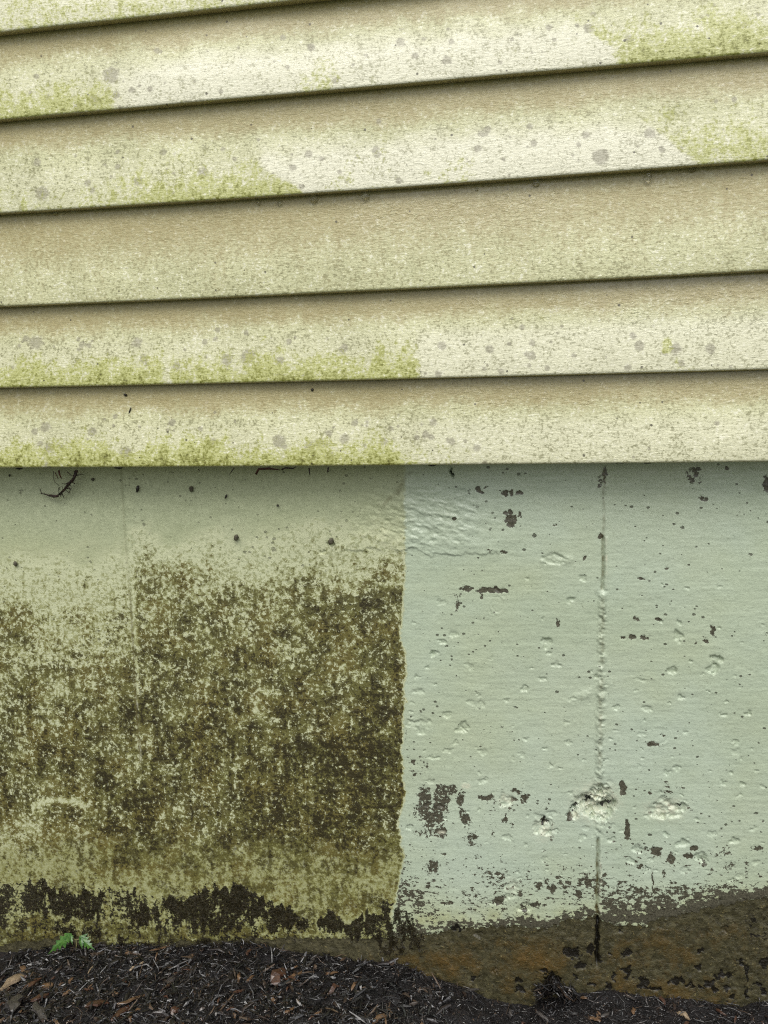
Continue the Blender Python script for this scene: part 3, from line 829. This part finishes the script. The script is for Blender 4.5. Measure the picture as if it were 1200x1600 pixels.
def ground_material():
    n = NT('mulch_bed_soil')
    f = n.noise(300, 4, .65)
    md = n.noise(60, 4, .65, off=3)
    c = n.mix(n.rng(f, .4, .66), n.col(11, 10, 12), n.col(32, 27, 27))
    c = n.mix(n.mul(n.rng(md, .5, .7), .5), c, n.col(40, 26, 18))
    sp = n.new('ShaderNodeSeparateXYZ')
    n.t.links.new(n.co, sp.inputs[0])
    lawn = n.rng(n.add(sp.outputs[1], n.mul(n.sub(n.noise(3, 3), .5), .6)), -2.4, -1.9, 1.0, 0.0)
    c = n.mix(lawn, c, n.mix(md, n.col(58, 78, 30), n.col(92, 112, 48)))
    n.put(n.b.inputs['Base Color'], c)
    n.put(n.b.inputs['Normal'], n.bump(f, 1.0, .004))
    n.b.inputs['Roughness'].default_value = .45
    return n.m


ground = link('ground', grid_mesh('ground', GX, GY, GZ), ground_material())
tag(ground, 'dark wet soil of the mulch bed at the foot of the wall', None, None, 'structure')


# ------------------------------------------------------------------ mulch
def wood_material(name, cols, rough=.38, attr=False):
    n = NT(name)
    gr = n.noise(500, 3, .6, stretch=(.12, 1, 1))
    f = n.noise(260, 3, .6, off=4)
    if attr:
        t = n.attr('tint')
        c = n.mix(n.rng(t, 0, .5, smooth=False), n.col(*cols[0]), n.col(*cols[1]))
        c = n.mix(n.rng(t, .5, .86, smooth=False), c, n.col(*cols[2]))
        c = n.mix(n.rng(t, .9, 1.0, smooth=False), c, n.col(*cols[3]))
    else:
        c = n.mix(n.rng(f, .35, .65), n.col(*cols[0]), n.col(*cols[1]))
        c = n.mix(n.mul(n.rng(gr, .5, .65), .6), c, n.col(*cols[2]))
    n.put(n.b.inputs['Base Color'], c)
    n.put(n.b.inputs['Normal'], n.bump(n.add(gr, f), .7, .0008))
    n.b.inputs['Roughness'].default_value = rough
    n.b.inputs['Specular IOR Level'].default_value = .8
    n.b.inputs['Coat Weight'].default_value = .4
    n.b.inputs['Coat Roughness'].default_value = .12
    return n.m


M_SHRED = wood_material('mulch_shreds', ((9, 9, 11), (19, 17, 19), (36, 29, 26), (98, 80, 64)), .24, True)

rs = np.random.RandomState(5)


def shreds(count, xr, yr, lmin, lmax, wmin, wmax, tint_pow, seed, lift=.004):
    r = np.random.RandomState(seed)
    x = r.uniform(*xr, count)
    y = r.uniform(*yr, count)
    z = ground_z(x, y) + r.uniform(-.001, lift, count)
    L = lmin + (lmax - lmin) * r.rand(count) ** 2.6
    W = wmin + (wmax - wmin) * r.rand(count) ** 2
    Th = W * r.uniform(.25, .7, count)
    yaw = r.uniform(0, math.tau, count)
    pit = r.normal(0, .30, count)
    rol = r.uniform(-1, 1, count)
    tint = r.rand(count) ** tint_pow
    # a tapered, slightly bent splinter: 3 diamond sections
    sec = np.array((-.5, 0.02, .5))
    k = np.array((.45, 1.0, .3))
    bend = r.normal(0, .10, count)
    base = np.zeros((count, 12, 3), np.float32)
    for si in range(3):
        for q in range(4):
            a = q * math.pi / 2
            base[:, si * 4 + q, 0] = sec[si] * L
            base[:, si * 4 + q, 1] = math.cos(a) * W * .5 * k[si] + (bend * L if si == 1 else 0)
            base[:, si * 4 + q, 2] = math.sin(a) * Th * .5 * k[si] + (abs(bend) * L * .5 if si == 1 else 0)
    cr, sr = np.cos(rol)[:, None], np.sin(rol)[:, None]
    yy, zz = base[:, :, 1] * cr - base[:, :, 2] * sr, base[:, :, 1] * sr + base[:, :, 2] * cr
    xx = base[:, :, 0]
    cp, sp = np.cos(pit)[:, None], np.sin(pit)[:, None]
    xx, zz = xx * cp - zz * sp, xx * sp + zz * cp
    cy, sy = np.cos(yaw)[:, None], np.sin(yaw)[:, None]
    xx, yy = xx * cy - yy * sy, xx * sy + yy * cy
    Vt = np.stack([xx + x[:, None], np.minimum(yy + y[:, None], .001), zz + z[:, None]], -1)
    f = []
    for si in range(2):
        for q in range(4):
            f.append((si * 4 + q, si * 4 + (q + 1) % 4, si * 4 + 4 + (q + 1) % 4, si * 4 + 4 + q))
    f += [(3, 2, 1, 0), (8, 9, 10, 11)]
    F = (np.array(f)[None] + (np.arange(count) * 12)[:, None, None]).reshape(-1, 4)
    return Vt.reshape(-1, 3), F, np.repeat(tint, 12)


def raw_mesh(name, Vt, F, tint=None, smooth=False):
    me = bpy.data.meshes.new(name)
    me.vertices.add(len(Vt))
    me.vertices.foreach_set('co', np.ascontiguousarray(Vt, np.float32).ravel())
    n, k = F.shape
    me.loops.add(n * k)
    me.loops.foreach_set('vertex_index', F.ravel().astype(np.int32))
    me.polygons.add(n)
    me.polygons.foreach_set('loop_start', np.arange(0, n * k, k, dtype=np.int32))
    me.polygons.foreach_set('use_smooth', np.full(n, smooth))
    if tint is not None:
        at = me.attributes.new('tint', 'FLOAT', 'POINT')
        at.data.foreach_set('value', np.ascontiguousarray(tint, np.float32))
    me.update()
    me.validate()
    return me


parts = [
    shreds(9000, (-.85, .45), (-.21, .0), .003, .012, .0008, .0030, 1.5, 11),
    shreds(9000, (-.85, .45), (-.21, .0), .004, .026, .0006, .0018, 1.1, 12, .007),
    shreds(9000, (-.85, .45), (-.21, .0), .002, .006, .0008, .0022, 2.0, 17, .005),
    shreds(2600, (-.85, -.1), (-.21, .0), .008, .034, .002, .007, 1.0, 13, .007),
    shreds(2600, (-1.6, 1.2), (-.6, -.21), .006, .035, .002, .008, 1.2, 14, .007),
    shreds(1200, (-1.6, -.85), (-.21, 0), .006, .03, .002, .006, 1.2, 15, .006),
    shreds(1200, (.45, 1.2), (-.21, 0), .006, .03, .002, .006, 1.2, 16, .006),
]
off, VV, FF, TT = 0, [], [], []
for a, b_, c_ in parts:
    VV.append(a); FF.append(b_ + off); TT.append(c_); off += len(a)
mulch = link('mulch', raw_mesh('mulch', np.concatenate(VV), np.concatenate(FF), np.concatenate(TT)), M_SHRED)
tag(mulch, 'wet dark brown shredded bark mulch along the foot of the wall', None, None, 'stuff')

# countable chips lying on top
CHIP_M = {
    'dark brown': wood_material('dark_wet_chip', ((34, 25, 21), (50, 36, 29), (24, 18, 16)), .24),
    'reddish brown': wood_material('red_brown_chip', ((62, 40, 30), (82, 54, 38), (42, 28, 22)), .28),
    'tan': wood_material('tan_chip', ((92, 69, 48), (114, 88, 63), (62, 46, 33)), .35),
    'grey': wood_material('grey_chip', ((56, 53, 51), (76, 71, 68), (36, 33, 32)), .25),
    'pale': wood_material('pale_chip', ((128, 110, 86), (152, 134, 108), (78, 62, 48)), .45),
}


def chip_mesh(L, W, T, seed, nsec=5):
    r = np.random.RandomState(seed)
    Vt, F = [], []
    bend, twist = r.normal(0, .05), r.normal(0, .25)
    for s in range(nsec):
        t = s / (nsec - 1) - .5
        end = 1 - (abs(t) * 2) ** 4 * r.uniform(.15, .6)
        w = W * end * r.uniform(.8, 1.1)
        th = T * (1 - .4 * abs(t) * 2) * r.uniform(.75, 1.1)
        cy_, cz_ = L * bend * math.cos(t * 3) + r.normal(0, W * .05), T * .6 * math.cos(t * 3) + r.normal(0, T * .1)
        a = twist * t
        for (py, pz) in ((-.5, -.5), (.5, -.5), (.52, .3), (.12, .55), (-.46, .42)):
            yy, zz = py * w, pz * th
            Vt.append((t * L + r.normal(0, L * (.07 if abs(t) > .4 else .02)), cy_ + yy * math.cos(a) - zz * math.sin(a), cz_ + yy * math.sin(a) + zz * math.cos(a)))
    faces = []
    for s in range(nsec - 1):
        for q in range(5):
            faces.append((s * 5 + q, s * 5 + (q + 1) % 5, s * 5 + 5 + (q + 1) % 5, s * 5 + 5 + q))
    faces.append((4, 3, 2, 1, 0))
    e = (nsec - 1) * 5
    faces.append((e, e + 1, e + 2, e + 3, e + 4))
    me = bpy.data.meshes.new('wood_chip')
    Vt = [(a, b + .16 * W * math.sin(a / L * 9 + seed), c) for a, b, c in Vt]
    me.from_pydata(Vt, [], faces)
    me.update()
    return me


def ground_hit(u, v):
    """where the sight line of a surveyed point meets the mulch"""
    d = (np.array([(u - CX) / F_PX, 1.0, -(v - CY) / F_PX]) @ RM.T)
    t = .5
    for _ in range(60):
        p = CAM + d * t
        gap = p[2] - float(ground_z(p[0], p[1]))
        t += gap / -d[2] * .6
    return CAM + d * t


NAMED = [  # u, v, length px, width px, angle deg on the picture, colour, label
    (25, 1535, 46, 18, 40, 'pale', 'pale weathered bark slab at the left edge of the mulch'),
    (22, 1574, 42, 22, -50, 'grey', 'thick olive grey wood block at the lower left corner of the mulch'),
    (50, 1542, 34, 10, 48, 'reddish brown', 'pointed reddish chip beside the pale bark slab'),
    (74, 1545, 22, 12, -10, 'tan', 'small rounded tan chip right of the pale bark slab'),
    (62, 1585, 38, 12, -22, 'grey', 'shiny grey splinter at the bottom right of the olive block'),
    (64, 1562, 28, 10, 30, 'reddish brown', 'short reddish brown chip above the shiny grey splinter'),
    (38, 1520, 22, 9, -28, 'tan', 'ochre chip under the green seedling'),
    (150, 1573, 34, 13, 30, 'reddish brown', 'broad reddish wet chip right of the olive block'),
    (181, 1557, 10, 8, 70, 'tan', 'small bright orange chip left of the curled tan strip'),
    (208, 1565, 44, 7, 28, 'tan', 'long curled tan strip of wood at the bottom of the mulch'),
    (187, 1588, 34, 12, 55, 'reddish brown', 'dark red chip below the curled tan strip'),
    (435, 1530, 34, 18, 60, 'reddish brown', 'large triangular reddish brown bark chip on the open mulch'),
    (462, 1527, 26, 7, 30, 'tan', 'narrow brown chip right of the triangular bark chip'),
    (484, 1508, 44, 5, 58, 'grey', 'long thin grey stick leaning up towards the wall'),
    (518, 1524, 20, 5, 10, 'tan', 'short tan splinter right of the long grey stick'),
    (522, 1550, 22, 8, 50, 'reddish brown', 'reddish brown chip below the short tan splinter'),
    (592, 1596, 26, 8, 38, 'tan', 'tan chip at the bottom edge near the middle'),
    (735, 1546, 30, 5, 14, 'grey', 'light grey splinter beside the falling water drops'),
    (389, 1490, 16, 5, 85, 'reddish brown', 'upright orange brown chip against the wall below the black moss'),
    (275, 1583, 16, 11, 60, 'reddish brown', 'round reddish chip under the bluish pebble'),
    (270, 1535, 18, 15, 20, 'grey', 'bluish grey stone chip sitting in the dark mulch'),
    (255, 1485, 44, 4, 26, 'tan', 'long tan stick lying against the black moss'),
    (1035, 1567, 18, 6, -60, 'reddish brown', 'reddish chip against the rusty wall base at right'),
    (1068, 1590, 20, 8, -25, 'pale', 'pale striped wood chip at the lower right'),
    (912, 1563, 12, 8, 20, 'tan', 'small tan chip below the wall joint'),
    (990, 1583, 16, 6, 75, 'tan', 'narrow tan chip right of the wall joint'),
    (930, 1596, 16, 6, -15, 'tan', 'tan sliver at the bottom edge below the wall joint'),
    (848, 1592, 22, 7, -25, 'grey', 'grey bark sliver at the bottom edge below the leaning clump'),
    (985, 1562, 16, 5, -18, 'grey', 'bluish wet chip close to the wall right of the joint'),
]
PXM = .00093


def place_chip(u, v, L, W, ang, colr, seed, label, group=None, mesh=None):
    me = mesh or chip_mesh(L * PXM, W * PXM, max(.0016, W * PXM * .35), seed)
    p = ground_hit(u, v)
    o = link('wood_chip', me, None if mesh else CHIP_M[colr])
    r = np.random.RandomState(seed)
    # picture angle to plan angle: depth is foreshortened by the steep view
    a = math.radians(ang)
    plan = math.atan2(math.sin(a) / .58, math.cos(a))
    o.rotation_euler = (r.normal(0, .22), r.normal(0, .12), plan)
    o.location = (p[0], min(p[1], -.004), p[2] + .003 + W * PXM * .1)
    return tag(o, label, 'wood chip', group)


for k, (u, v, L, W, ang, colr, lab) in enumerate(NAMED):
    place_chip(u, v, L, W, ang, colr, 500 + k, lab)

pool = {}
for colr in CHIP_M:
    pool[colr] = []
    for k in range(7):
        r = np.random.RandomState(900 + k)
        me = chip_mesh((8 + 15 * r.rand()) * PXM, (2 + 4 * r.rand() ** 1.5) * PXM, .0022, 700 + k)
        me.materials.append(CHIP_M[colr])
        pool[colr].append(me)
wts = (('dark brown', .40), ('reddish brown', .28), ('tan', .16), ('grey', .12), ('pale', .04))
r = np.random.RandomState(77)
for k in range(225):
    u = 1230 * r.rand() ** 1.25 - 20
    lo = float(np.interp(u, ga[:, 0], ga[:, 1])) + 4
    v = lo + (1606 - lo) * r.rand() ** .8
    colr = r.choice([q for q, _ in wts], p=[q for _, q in wts])
    if u > 560 and r.rand() < .75:
        continue
    me = pool[colr][r.randint(7)]
    zone = next(z for lim, z in ((85, 'left of the green seedling'), (210, 'below the green seedling'), (330, 'right of the green seedling'),
                                 (440, 'below the black moss'), (640, 'below the washed edge'), (850, 'below the rusty wall base'), (2000, 'beyond the leaning clump')) if u < lim)
    what = {'dark brown': 'small dark brown wet chip', 'reddish brown': 'small reddish brown chip', 'tan': 'small tan chip', 'grey': 'small grey wet chip', 'pale': 'small pale fresh chip'}[colr]
    place_chip(u, v, 16, 6, r.uniform(-90, 90), colr, 3000 + k, what + ' in the mulch ' + zone, colr + ' chips in the mulch ' + zone, me)

# clump of shreds leaning on the wall right of the middle
cl = shreds(420, (-.03, .03), (-.02, .0), .006, .03, .001, .0035, 1.3, 31, .02)
cv = cl[0].copy()
pc = P(868, 1545)
base_x = cv[:, 0].copy()
cv[:, 0] += pc.x
cv[:, 2] = cv[:, 2] - ground_z(base_x, np.full_like(base_x, -.01)) + pc.z - .012 + np.clip(.018 - np.abs(base_x + .004) * .9, 0, 1)
clump = link('mulch_clump', raw_mesh('mulch_clump', cv, cl[1], cl[2]), M_SHRED)
tag(clump, 'clump of dark mulch fibres leaning up against the wall left of the joint', 'mulch', None, None)

# ================================================================== MOSS TUFTS (part of the foundation)
rr = np.random.RandomState(3)
mV, mF, mT = [], [], []
cand = np.argwhere((moss > .55) & (U < 680) & (V < 1500))
sel = cand[rr.choice(len(cand), min(5200, len(cand)), replace=False)]
n0 = 0
mvv = np.zeros((len(sel), 4, 3), np.float32)
for j, (a, b_) in enumerate(sel):
    x, z, y = X[a, b_], Z[a, b_], -H[a, b_]
    L = rr.uniform(.002, .0055)
    ang = rr.normal(0, .8)
    out = rr.uniform(.2, .8)
    wv = rr.uniform(.0004, .0009)
    dx, dz, dy = math.sin(ang) * L, math.cos(ang) * L * rr.choice((1, 1, -1)), -out * L
    px, pz = math.cos(ang) * wv, -math.sin(ang) * wv
    mvv[j] = ((x - px, y + .0004, z - pz), (x + px, y + .0004, z + pz), (x, y - wv * 1.5, z), (x + dx, y + dy, z + dz))
mF = (np.array(((0, 2, 3), (2, 1, 3), (1, 0, 3), (0, 1, 2)))[None] + (np.arange(len(sel)) * 4)[:, None, None]).reshape(-1, 3)
n = NT('black_moss')
n.put(n.b.inputs['Base Color'], n.mix(n.noise(150, 3), n.col(20, 17, 8), n.col(58, 50, 22)))
n.b.inputs['Roughness'].default_value = .5
mo = link('moss', raw_mesh('moss', mvv.reshape(-1, 3), mF), n.m, foundation)
mo['kind'] = 'stuff'
mo['label'] = 'black moss tufts in a ragged band low on the wall'


# ================================================================== SMALL THINGS
def plain(name, c, rough=.5, c2=None, scale=300):
    n = NT(name)
    n.put(n.b.inputs['Base Color'], n.mix(n.rng(n.noise(scale, 3), .35, .65), n.col(*c), n.col(*(c2 or c))))
    n.b.inputs['Roughness'].default_value = rough
    return n.m


def tube(pts, rad, seg=6):
    """a tapered tube through pts"""
    pts = [Vector(p) for p in pts]
    V_, F_ = [], []
    k = len(pts)
    for i, p in enumerate(pts):
        t = (pts[min(i + 1, k - 1)] - pts[max(i - 1, 0)]).normalized()
        s = t.cross(Vector((0.3, 1, .2))).normalized()
        q = t.cross(s)
        rd = rad[i] if isinstance(rad, (list, tuple)) else rad
        for j in range(seg):
            a = math.tau * j / seg
            V_.append(p + (s * math.cos(a) + q * math.sin(a)) * rd)
    for i in range(k - 1):
        for j in range(seg):
            F_.append((i * seg + j, i * seg + (j + 1) % seg, (i + 1) * seg + (j + 1) % seg, (i + 1) * seg + j))
    F_.append(tuple(range(seg))[::-1])
    F_.append(tuple((k - 1) * seg + j for j in range(seg)))
    me = bpy.data.meshes.new('tube')
    me.from_pydata([tuple(v) for v in V_], [], F_)
    for pl in me.polygons:
        pl.use_smooth = True
    me.update()
    return me


def local(o, pts):
    return [tuple(Vector(p) - o.location) for p in pts]


M_TWIG = plain('dead_twig', (34, 24, 18), .5, (60, 40, 28))
M_RED = plain('red_stem', (88, 44, 26), .5, (60, 32, 22))
# tangle that hangs from the lowest board
tw = empty('dead_twig', P(118, 738, -.018), 'dead dark twig tangle hanging from the lowest board near the left seam', 'twig')
stem_pts = [P(120, 735, -.020), P(115, 748, -.020), P(106, 758, -.018), P(100, 766, -.014), P(92, 773, -.010)]
def part_tube(name, par, pts, rad, mat, seg=6):
    return link(name, tube(local(par, pts), rad, seg), mat, par)
part_tube('stem', tw, stem_pts, [.0026, .0024, .0024, .0020, .0016], M_TWIG)
part_tube('broken_end', tw, [P(91, 775, -.012), P(84, 775.5, -.012), P(77, 774, -.011)], [.0018, .0026, .0018], M_TWIG)
part_tube('side_twig', tw, [P(78, 775, -.011), P(70, 772, -.010), P(64, 771, -.006)], [.0014, .0010, .0007], M_TWIG)
part_tube('side_twig', tw, [P(65, 771, -.006), P(63, 766, -.004), P(62, 762, -.002)], [.0007, .0005, .0003], M_TWIG)
part_tube('tendril', tw, [P(84, 736, -.022), P(83, 745, -.022), P(86, 754, -.020), P(93, 759, -.018)], [.0004, .0004, .0004, .0003], M_TWIG)
part_tube('tendril', tw, [P(92, 773, -.012), P(92, 763, -.018), P(97, 759, -.020), P(98, 766, -.016)], [.0005, .0005, .0005, .0004], M_TWIG)
part_tube('tendril', tw, [P(104, 758, -.016), P(110, 764, -.014), P(108, 770, -.010), P(103, 766, -.012)], [.0006, .0006, .0006, .0004], M_TWIG)
part_tube('tendril', tw, [P(105, 737, -.022), P(110, 742, -.022), P(116, 743, -.02)], [.0007, .0006, .0005], M_TWIG)
part_tube('red_stem', tw, [P(92, 735, -.026), P(93, 741, -.026), P(96, 748, -.024)], [.0016, .0013, .0006], M_RED)
part_tube('red_stem', tw, [P(86, 738, -.022), P(91, 748, -.022)], [.0006, .0005], M_RED)
for k in range(26):
    t = random.random()
    i = min(int(t * 4), 3)
    p = stem_pts[i].lerp(stem_pts[i + 1], t * 4 - i)
    e = p + Vector((random.gauss(0, .006), random.gauss(0, .003), random.gauss(0, .005)))
    part_tube('tendril', tw, [p, (p + e) / 2 + Vector((random.gauss(0, .002), 0, random.gauss(0, .002))), e], [.0009, .0007, .0003], M_TWIG, 5)

# debris caught along the lowest board
for k, (pts, rad, lab, red) in enumerate((
    ([(400, 741), (404, 733), (420, 732), (437, 734)], .0018, 'dark red dead vine end caught under the lowest board', True),
    ([(440, 734), (446, 731), (458, 732), (463, 729)], .0012, 'thin dark root lying along the lower edge of the siding', False),
    ([(483, 731), (484, 742)], .0014, 'short black thorn hanging from the lowest board', False),
    ([(366, 731), (358, 742)], .0009, 'thin black pine needle hanging from the siding edge', False),
    ([(513, 730), (512, 738), (516, 735)], .0013, 'hooked dark fibre under the siding edge', False),
    ([(310, 733), (312, 737)], .0010, 'tiny dark fibre under the siding left of the middle', False),
)):
    pp = [P(a, b, -.030) for a, b in pts]
    o = link('dead_fibre', tube([tuple(p - pp[0]) for p in pp], [rad] * (len(pp) - 1) + [rad * .4]), M_RED if red else M_TWIG)
    o.location = pp[0]
    tag(o, lab, 'twig')


def pod(u, v, ru, rv, ang, lab, cat, mat, y=-.0035, name='seed_husk'):
    """a little lump of seed or husk stuck to the wall"""
    me = bpy.data.meshes.new(name)
    r = np.random.RandomState(int(u * 7 + v))
    V_, F_ = [], []
    ns, nr = 7, 8
    a0 = math.radians(ang)
    for i in range(ns):
        t = -1 + 2 * i / (ns - 1)
        rad = math.sqrt(max(1 - t * t, .01)) * (1 + r.normal(0, .08))
        for j in range(nr):
            b = math.tau * j / nr
            a_, c_ = t * rv * PXM, math.cos(b) * ru * PXM * rad * (1 + r.normal(0, .08))
            V_.append((a_ * math.sin(a0) + c_ * math.cos(a0), math.sin(b) * min(ru, 3.5) * PXM * rad, a_ * math.cos(a0) - c_ * math.sin(a0)))
    for i in range(ns - 1):
        for j in range(nr):
            F_.append((i * nr + j, i * nr + (j + 1) % nr, (i + 1) * nr + (j + 1) % nr, (i + 1) * nr + j))
    F_.append(tuple(range(nr))[::-1])
    F_.append(tuple((ns - 1) * nr + j for j in range(nr)))
    me.from_pydata(V_, [], F_)
    for pl in me.polygons:
        pl.use_smooth = True
    o = link(name, me, mat)
    o.location = P(u, v - (4 if cat == 'dirt' and name == 'dirt_lump' else 0), y)
    return tag(o, lab, cat)


M_BLACK = plain('black_husk', (22, 19, 15), .45, (44, 38, 28))
M_GREY = plain('grey_mud', (92, 88, 70), .7, (60, 56, 42))
pod(215, 764, 2.6, 6.5, 15, 'black oblong seed husk stuck to the wall right of the left seam', 'seed husk', M_BLACK)
pod(299, 764, 3.4, 5.0, 0, 'grey cocoon with a dark tip stuck high on the wall', 'cocoon', M_GREY)
pod(145, 749, 2.5, 3, 40, 'small grey mud dab right of the hanging twig', 'mud dab', M_GREY)
pod(353, 776, 1.6, 4.5, 30, 'forked black husk fragment right of the grey cocoon', 'seed husk', M_BLACK)
pod(369, 840, 4.0, 5.5, 20, 'dark dead moth clinging to the wall below the husk fragment', 'dead moth', M_GREY, name='dead_moth')
pod(24, 881, 3.0, 5.0, -10, 'grey insect case by the left edge of the wall', 'cocoon', M_GREY)
pod(517, 846, 4.0, 6.0, 25, 'grey spider husk above the crack left of the washed edge', 'spider husk', M_GREY, name='spider_husk')
pod(15, 743, 1.6, 2.6, 0, 'tiny black speck of dirt high at the left edge', 'dirt', M_BLACK, name='dirt_speck')
pod(434, 838 - 48, 2, 2, 0, 'tiny black pellet stuck to the wall left of the rough plaster', 'dirt', M_BLACK, name='dirt_speck')
for (a, b, c, d, e, lab) in ((30, 735, 7, 3, 90, 'dark dirt lump under the siding at the left end'), (185, 734, 8, 3, 90, 'dark dirt lump under the siding above the left seam'),
                             (76, 733, 10, 2.5, 90, 'dark dirt streak under the siding by the hanging twig'), (675, 730, 8, 2.5, 90, 'dark dirt lump under the siding above the rough plaster'),
                             (967, 726, 9, 2.5, 90, 'dark dirt lump under the siding above the right joint'), (1012, 726, 7, 2.5, 90, 'dark dirt lump under the siding right of the right joint')):
    pod(a, b, d, c, e, lab, 'dirt', M_BLACK, -.028, 'dirt_lump')
for (a, b, c, d, lab) in ((203, 641, 1.1, 6, 'black needle stuck slantwise on the lowest board'), (196, 617, 3, 2, 'black speck above the slanting needle'),
                          (488, 609, 2.2, 2.4, 'black dirt speck at the top of the lowest board')):
    pod(a, b, c, d, 25, lab, 'dirt', M_BLACK, -.0465 if b > 630 else -.0435, 'dirt_speck')

# ------------------------------------------------------------------ water
nw = NT('rain_water')
nw.b.inputs['Base Color'].default_value = (1, 1, 1, 1)
nw.b.inputs['Transmission Weight'].default_value = 1.0
nw.b.inputs['Roughness'].default_value = .02
nw.b.inputs['IOR'].default_value = 1.33
M_WATER = nw.m


def drop_mesh(r, h):
    V_, F_ = [], []
    prof = [(0.0, h * .5), (.55, h * .42), (.95, h * .15), (1.0, -h * .1), (.8, -h * .33), (.4, -h * .47), (0.0, -h * .5)]
    nr = 10
    for (a, z) in prof:
        for j in range(nr):
            b = math.tau * j / nr
            V_.append((max(a, .02) * r * math.cos(b), max(a, .02) * r * math.sin(b), z))
    for i in range(len(prof) - 1):
        for j in range(nr):
            F_.append((i * nr + j, (i + 1) * nr + j, (i + 1) * nr + (j + 1) % nr, i * nr + (j + 1) % nr))
    F_.append(tuple(range(nr)))
    F_.append(tuple((len(prof) - 1) * nr + j for j in range(nr))[::-1])
    me = bpy.data.meshes.new('water_drop')
    me.from_pydata(V_, [], F_)
    for pl in me.polygons:
        pl.use_smooth = True
    me.materials.append(M_WATER)
    return me


hang = drop_mesh(.0055, .009)
for (u, v, s, where) in ((437, 318, .7, 'just left of where the pale washed patch begins'), (490, 312, 1.1, 'under the left end of the pale washed patch'),
                         (571, 307, 1.1, 'under the middle of the pale washed patch'), (403, 318, .6, 'under the green algae edge'),
                         (838, 287, .9, 'left of the round bead'), (1082, 264, 1.0, 'right of the round bead'), (85, 334, .7, 'at the far left'), (745, 296, .4, 'tiny, between the larger drops')):
    o = link('water_drop', hang)
    o.location = P(u, v - 1, PLANE + .012)
    o.scale = (s, s, s)
    tag(o, 'clear drop above the tan board, ' + where, 'water drop', 'drops hanging from the siding edge')
o = link('water_drop', drop_mesh(.005, .0095))
o.location = P(1013, 277, PLANE + .010)
tag(o, 'round clear water bead hanging above the plain tan board at right', 'water drop')
fall = drop_mesh(.0012, .005)
for k, (u, v) in enumerate(((647, 1529), (649, 1541), (648, 1553), (761, 1404), (760.5, 1414))):
    o = link('water_drop', fall)
    o.location = P(u, v, -.09 if v > 1500 else -.03)
    tag(o, 'falling rain drop in front of the mulch near the middle' if v > 1500 else 'falling rain drop in front of the washed wall', 'water drop',
        'falling drops by the mulch' if v > 1500 else 'falling drops by the washed wall')

# ------------------------------------------------------------------ seedling
nl = NT('wet_green_leaf')
vein = nl.noise(220, 3)
nl.put(nl.b.inputs['Base Color'], nl.mix(nl.rng(vein, .35, .65), nl.col(46, 86, 32), nl.col(78, 116, 50)))
nl.b.inputs['Roughness'].default_value = .16
nl.put(nl.b.inputs['Normal'], nl.bump(vein, .5, .001))
nl.b.inputs['Subsurface Weight'].default_value = .1
M_LEAF = nl.m
M_STEM = plain('pale_stem', (150, 136, 96), .4, (110, 120, 70))


def lobed_leaf(tip, base, width, seed, lobes=3):
    """a jagged pinnate leaf between base and tip, folded a little along its rib, with thickness"""
    r = np.random.RandomState(seed)
    tip, base = Vector(tip), Vector(base)
    ax = tip - base
    L = ax.length
    t_ = ax.normalized()
    s_ = t_.cross(Vector((0, -.8, .6))).normalized()
    nrm = s_.cross(t_).normalized()
    prof = [(0, .1), (.06, .45), (.15, 1.0), (.20, .42), (.31, 1.0), (.37, .38), (.48, .8), (.54, .28), (.66, .5), (.72, .16), (.88, .09), (1.0, .02)]
    V_, F_ = [], []
    for (a, wv) in prof:
        for sd_ in (-1, 0, 1):
            sw = wv * (1 + r.normal(0, .1)) * width if sd_ else 0
            fwd = -.10 * L * (wv if sd_ else 0)
            p = base + t_ * (a * L - fwd * .9) + s_ * sd_ * sw + nrm * (-(abs(sd_)) * sw * .35 + .12 * L * math.sin(a * 2.6))
            V_.append(p)
    k = len(V_)
    V_ += [v - nrm * .0004 for v in V_]
    for i in range(len(prof) - 1):
        for j in range(2):
            q = (i * 3 + j, i * 3 + j + 1, i * 3 + 4 + j, i * 3 + 3 + j)
            F_.append(q)
            F_.append(tuple(x + k for x in q[::-1]))
        for j in (0, 2):
            F_.append((i * 3 + j, i * 3 + 3 + j, i * 3 + 3 + j + k, i * 3 + j + k))
    me = bpy.data.meshes.new('leaf')
    return me, V_, F_


sl = empty('seedling', ground_hit(118, 1486), 'small green seedling with two jagged wet leaves at the foot of the wall', 'seedling')
sl.location.y = min(sl.location.y, -.012)
top = P(119, 1468, -.022)
part_tube('stem', sl, [sl.location.copy() + Vector((0, 0, -.004)), (sl.location + top) / 2 + Vector((.001, 0, 0)), top], [.0009, .0008, .0008], M_STEM)
part_tube('leaf_stalk', sl, [P(110, 1466, -.026), top, P(126, 1467, -.028)], [.0006, .0008, .0006], M_STEM)
for k, (tip, base, wd) in enumerate(((P(77, 1491, -.034), P(112, 1459, -.026), .0105), (P(149, 1484, -.03), P(124, 1463, -.028), .0105), (P(129, 1483, -.036), P(127, 1464, -.028), .006), (P(114, 1476, -.036), P(110, 1460, -.028), .004))):
    me, V_, F_ = lobed_leaf(tip, base, wd, 40 + k)
    me.from_pydata([tuple(v - sl.location) for v in V_], [], F_)
    for pl in me.polygons:
        pl.use_smooth = False
    me.update()
    link('leaf', me, M_LEAF, sl)
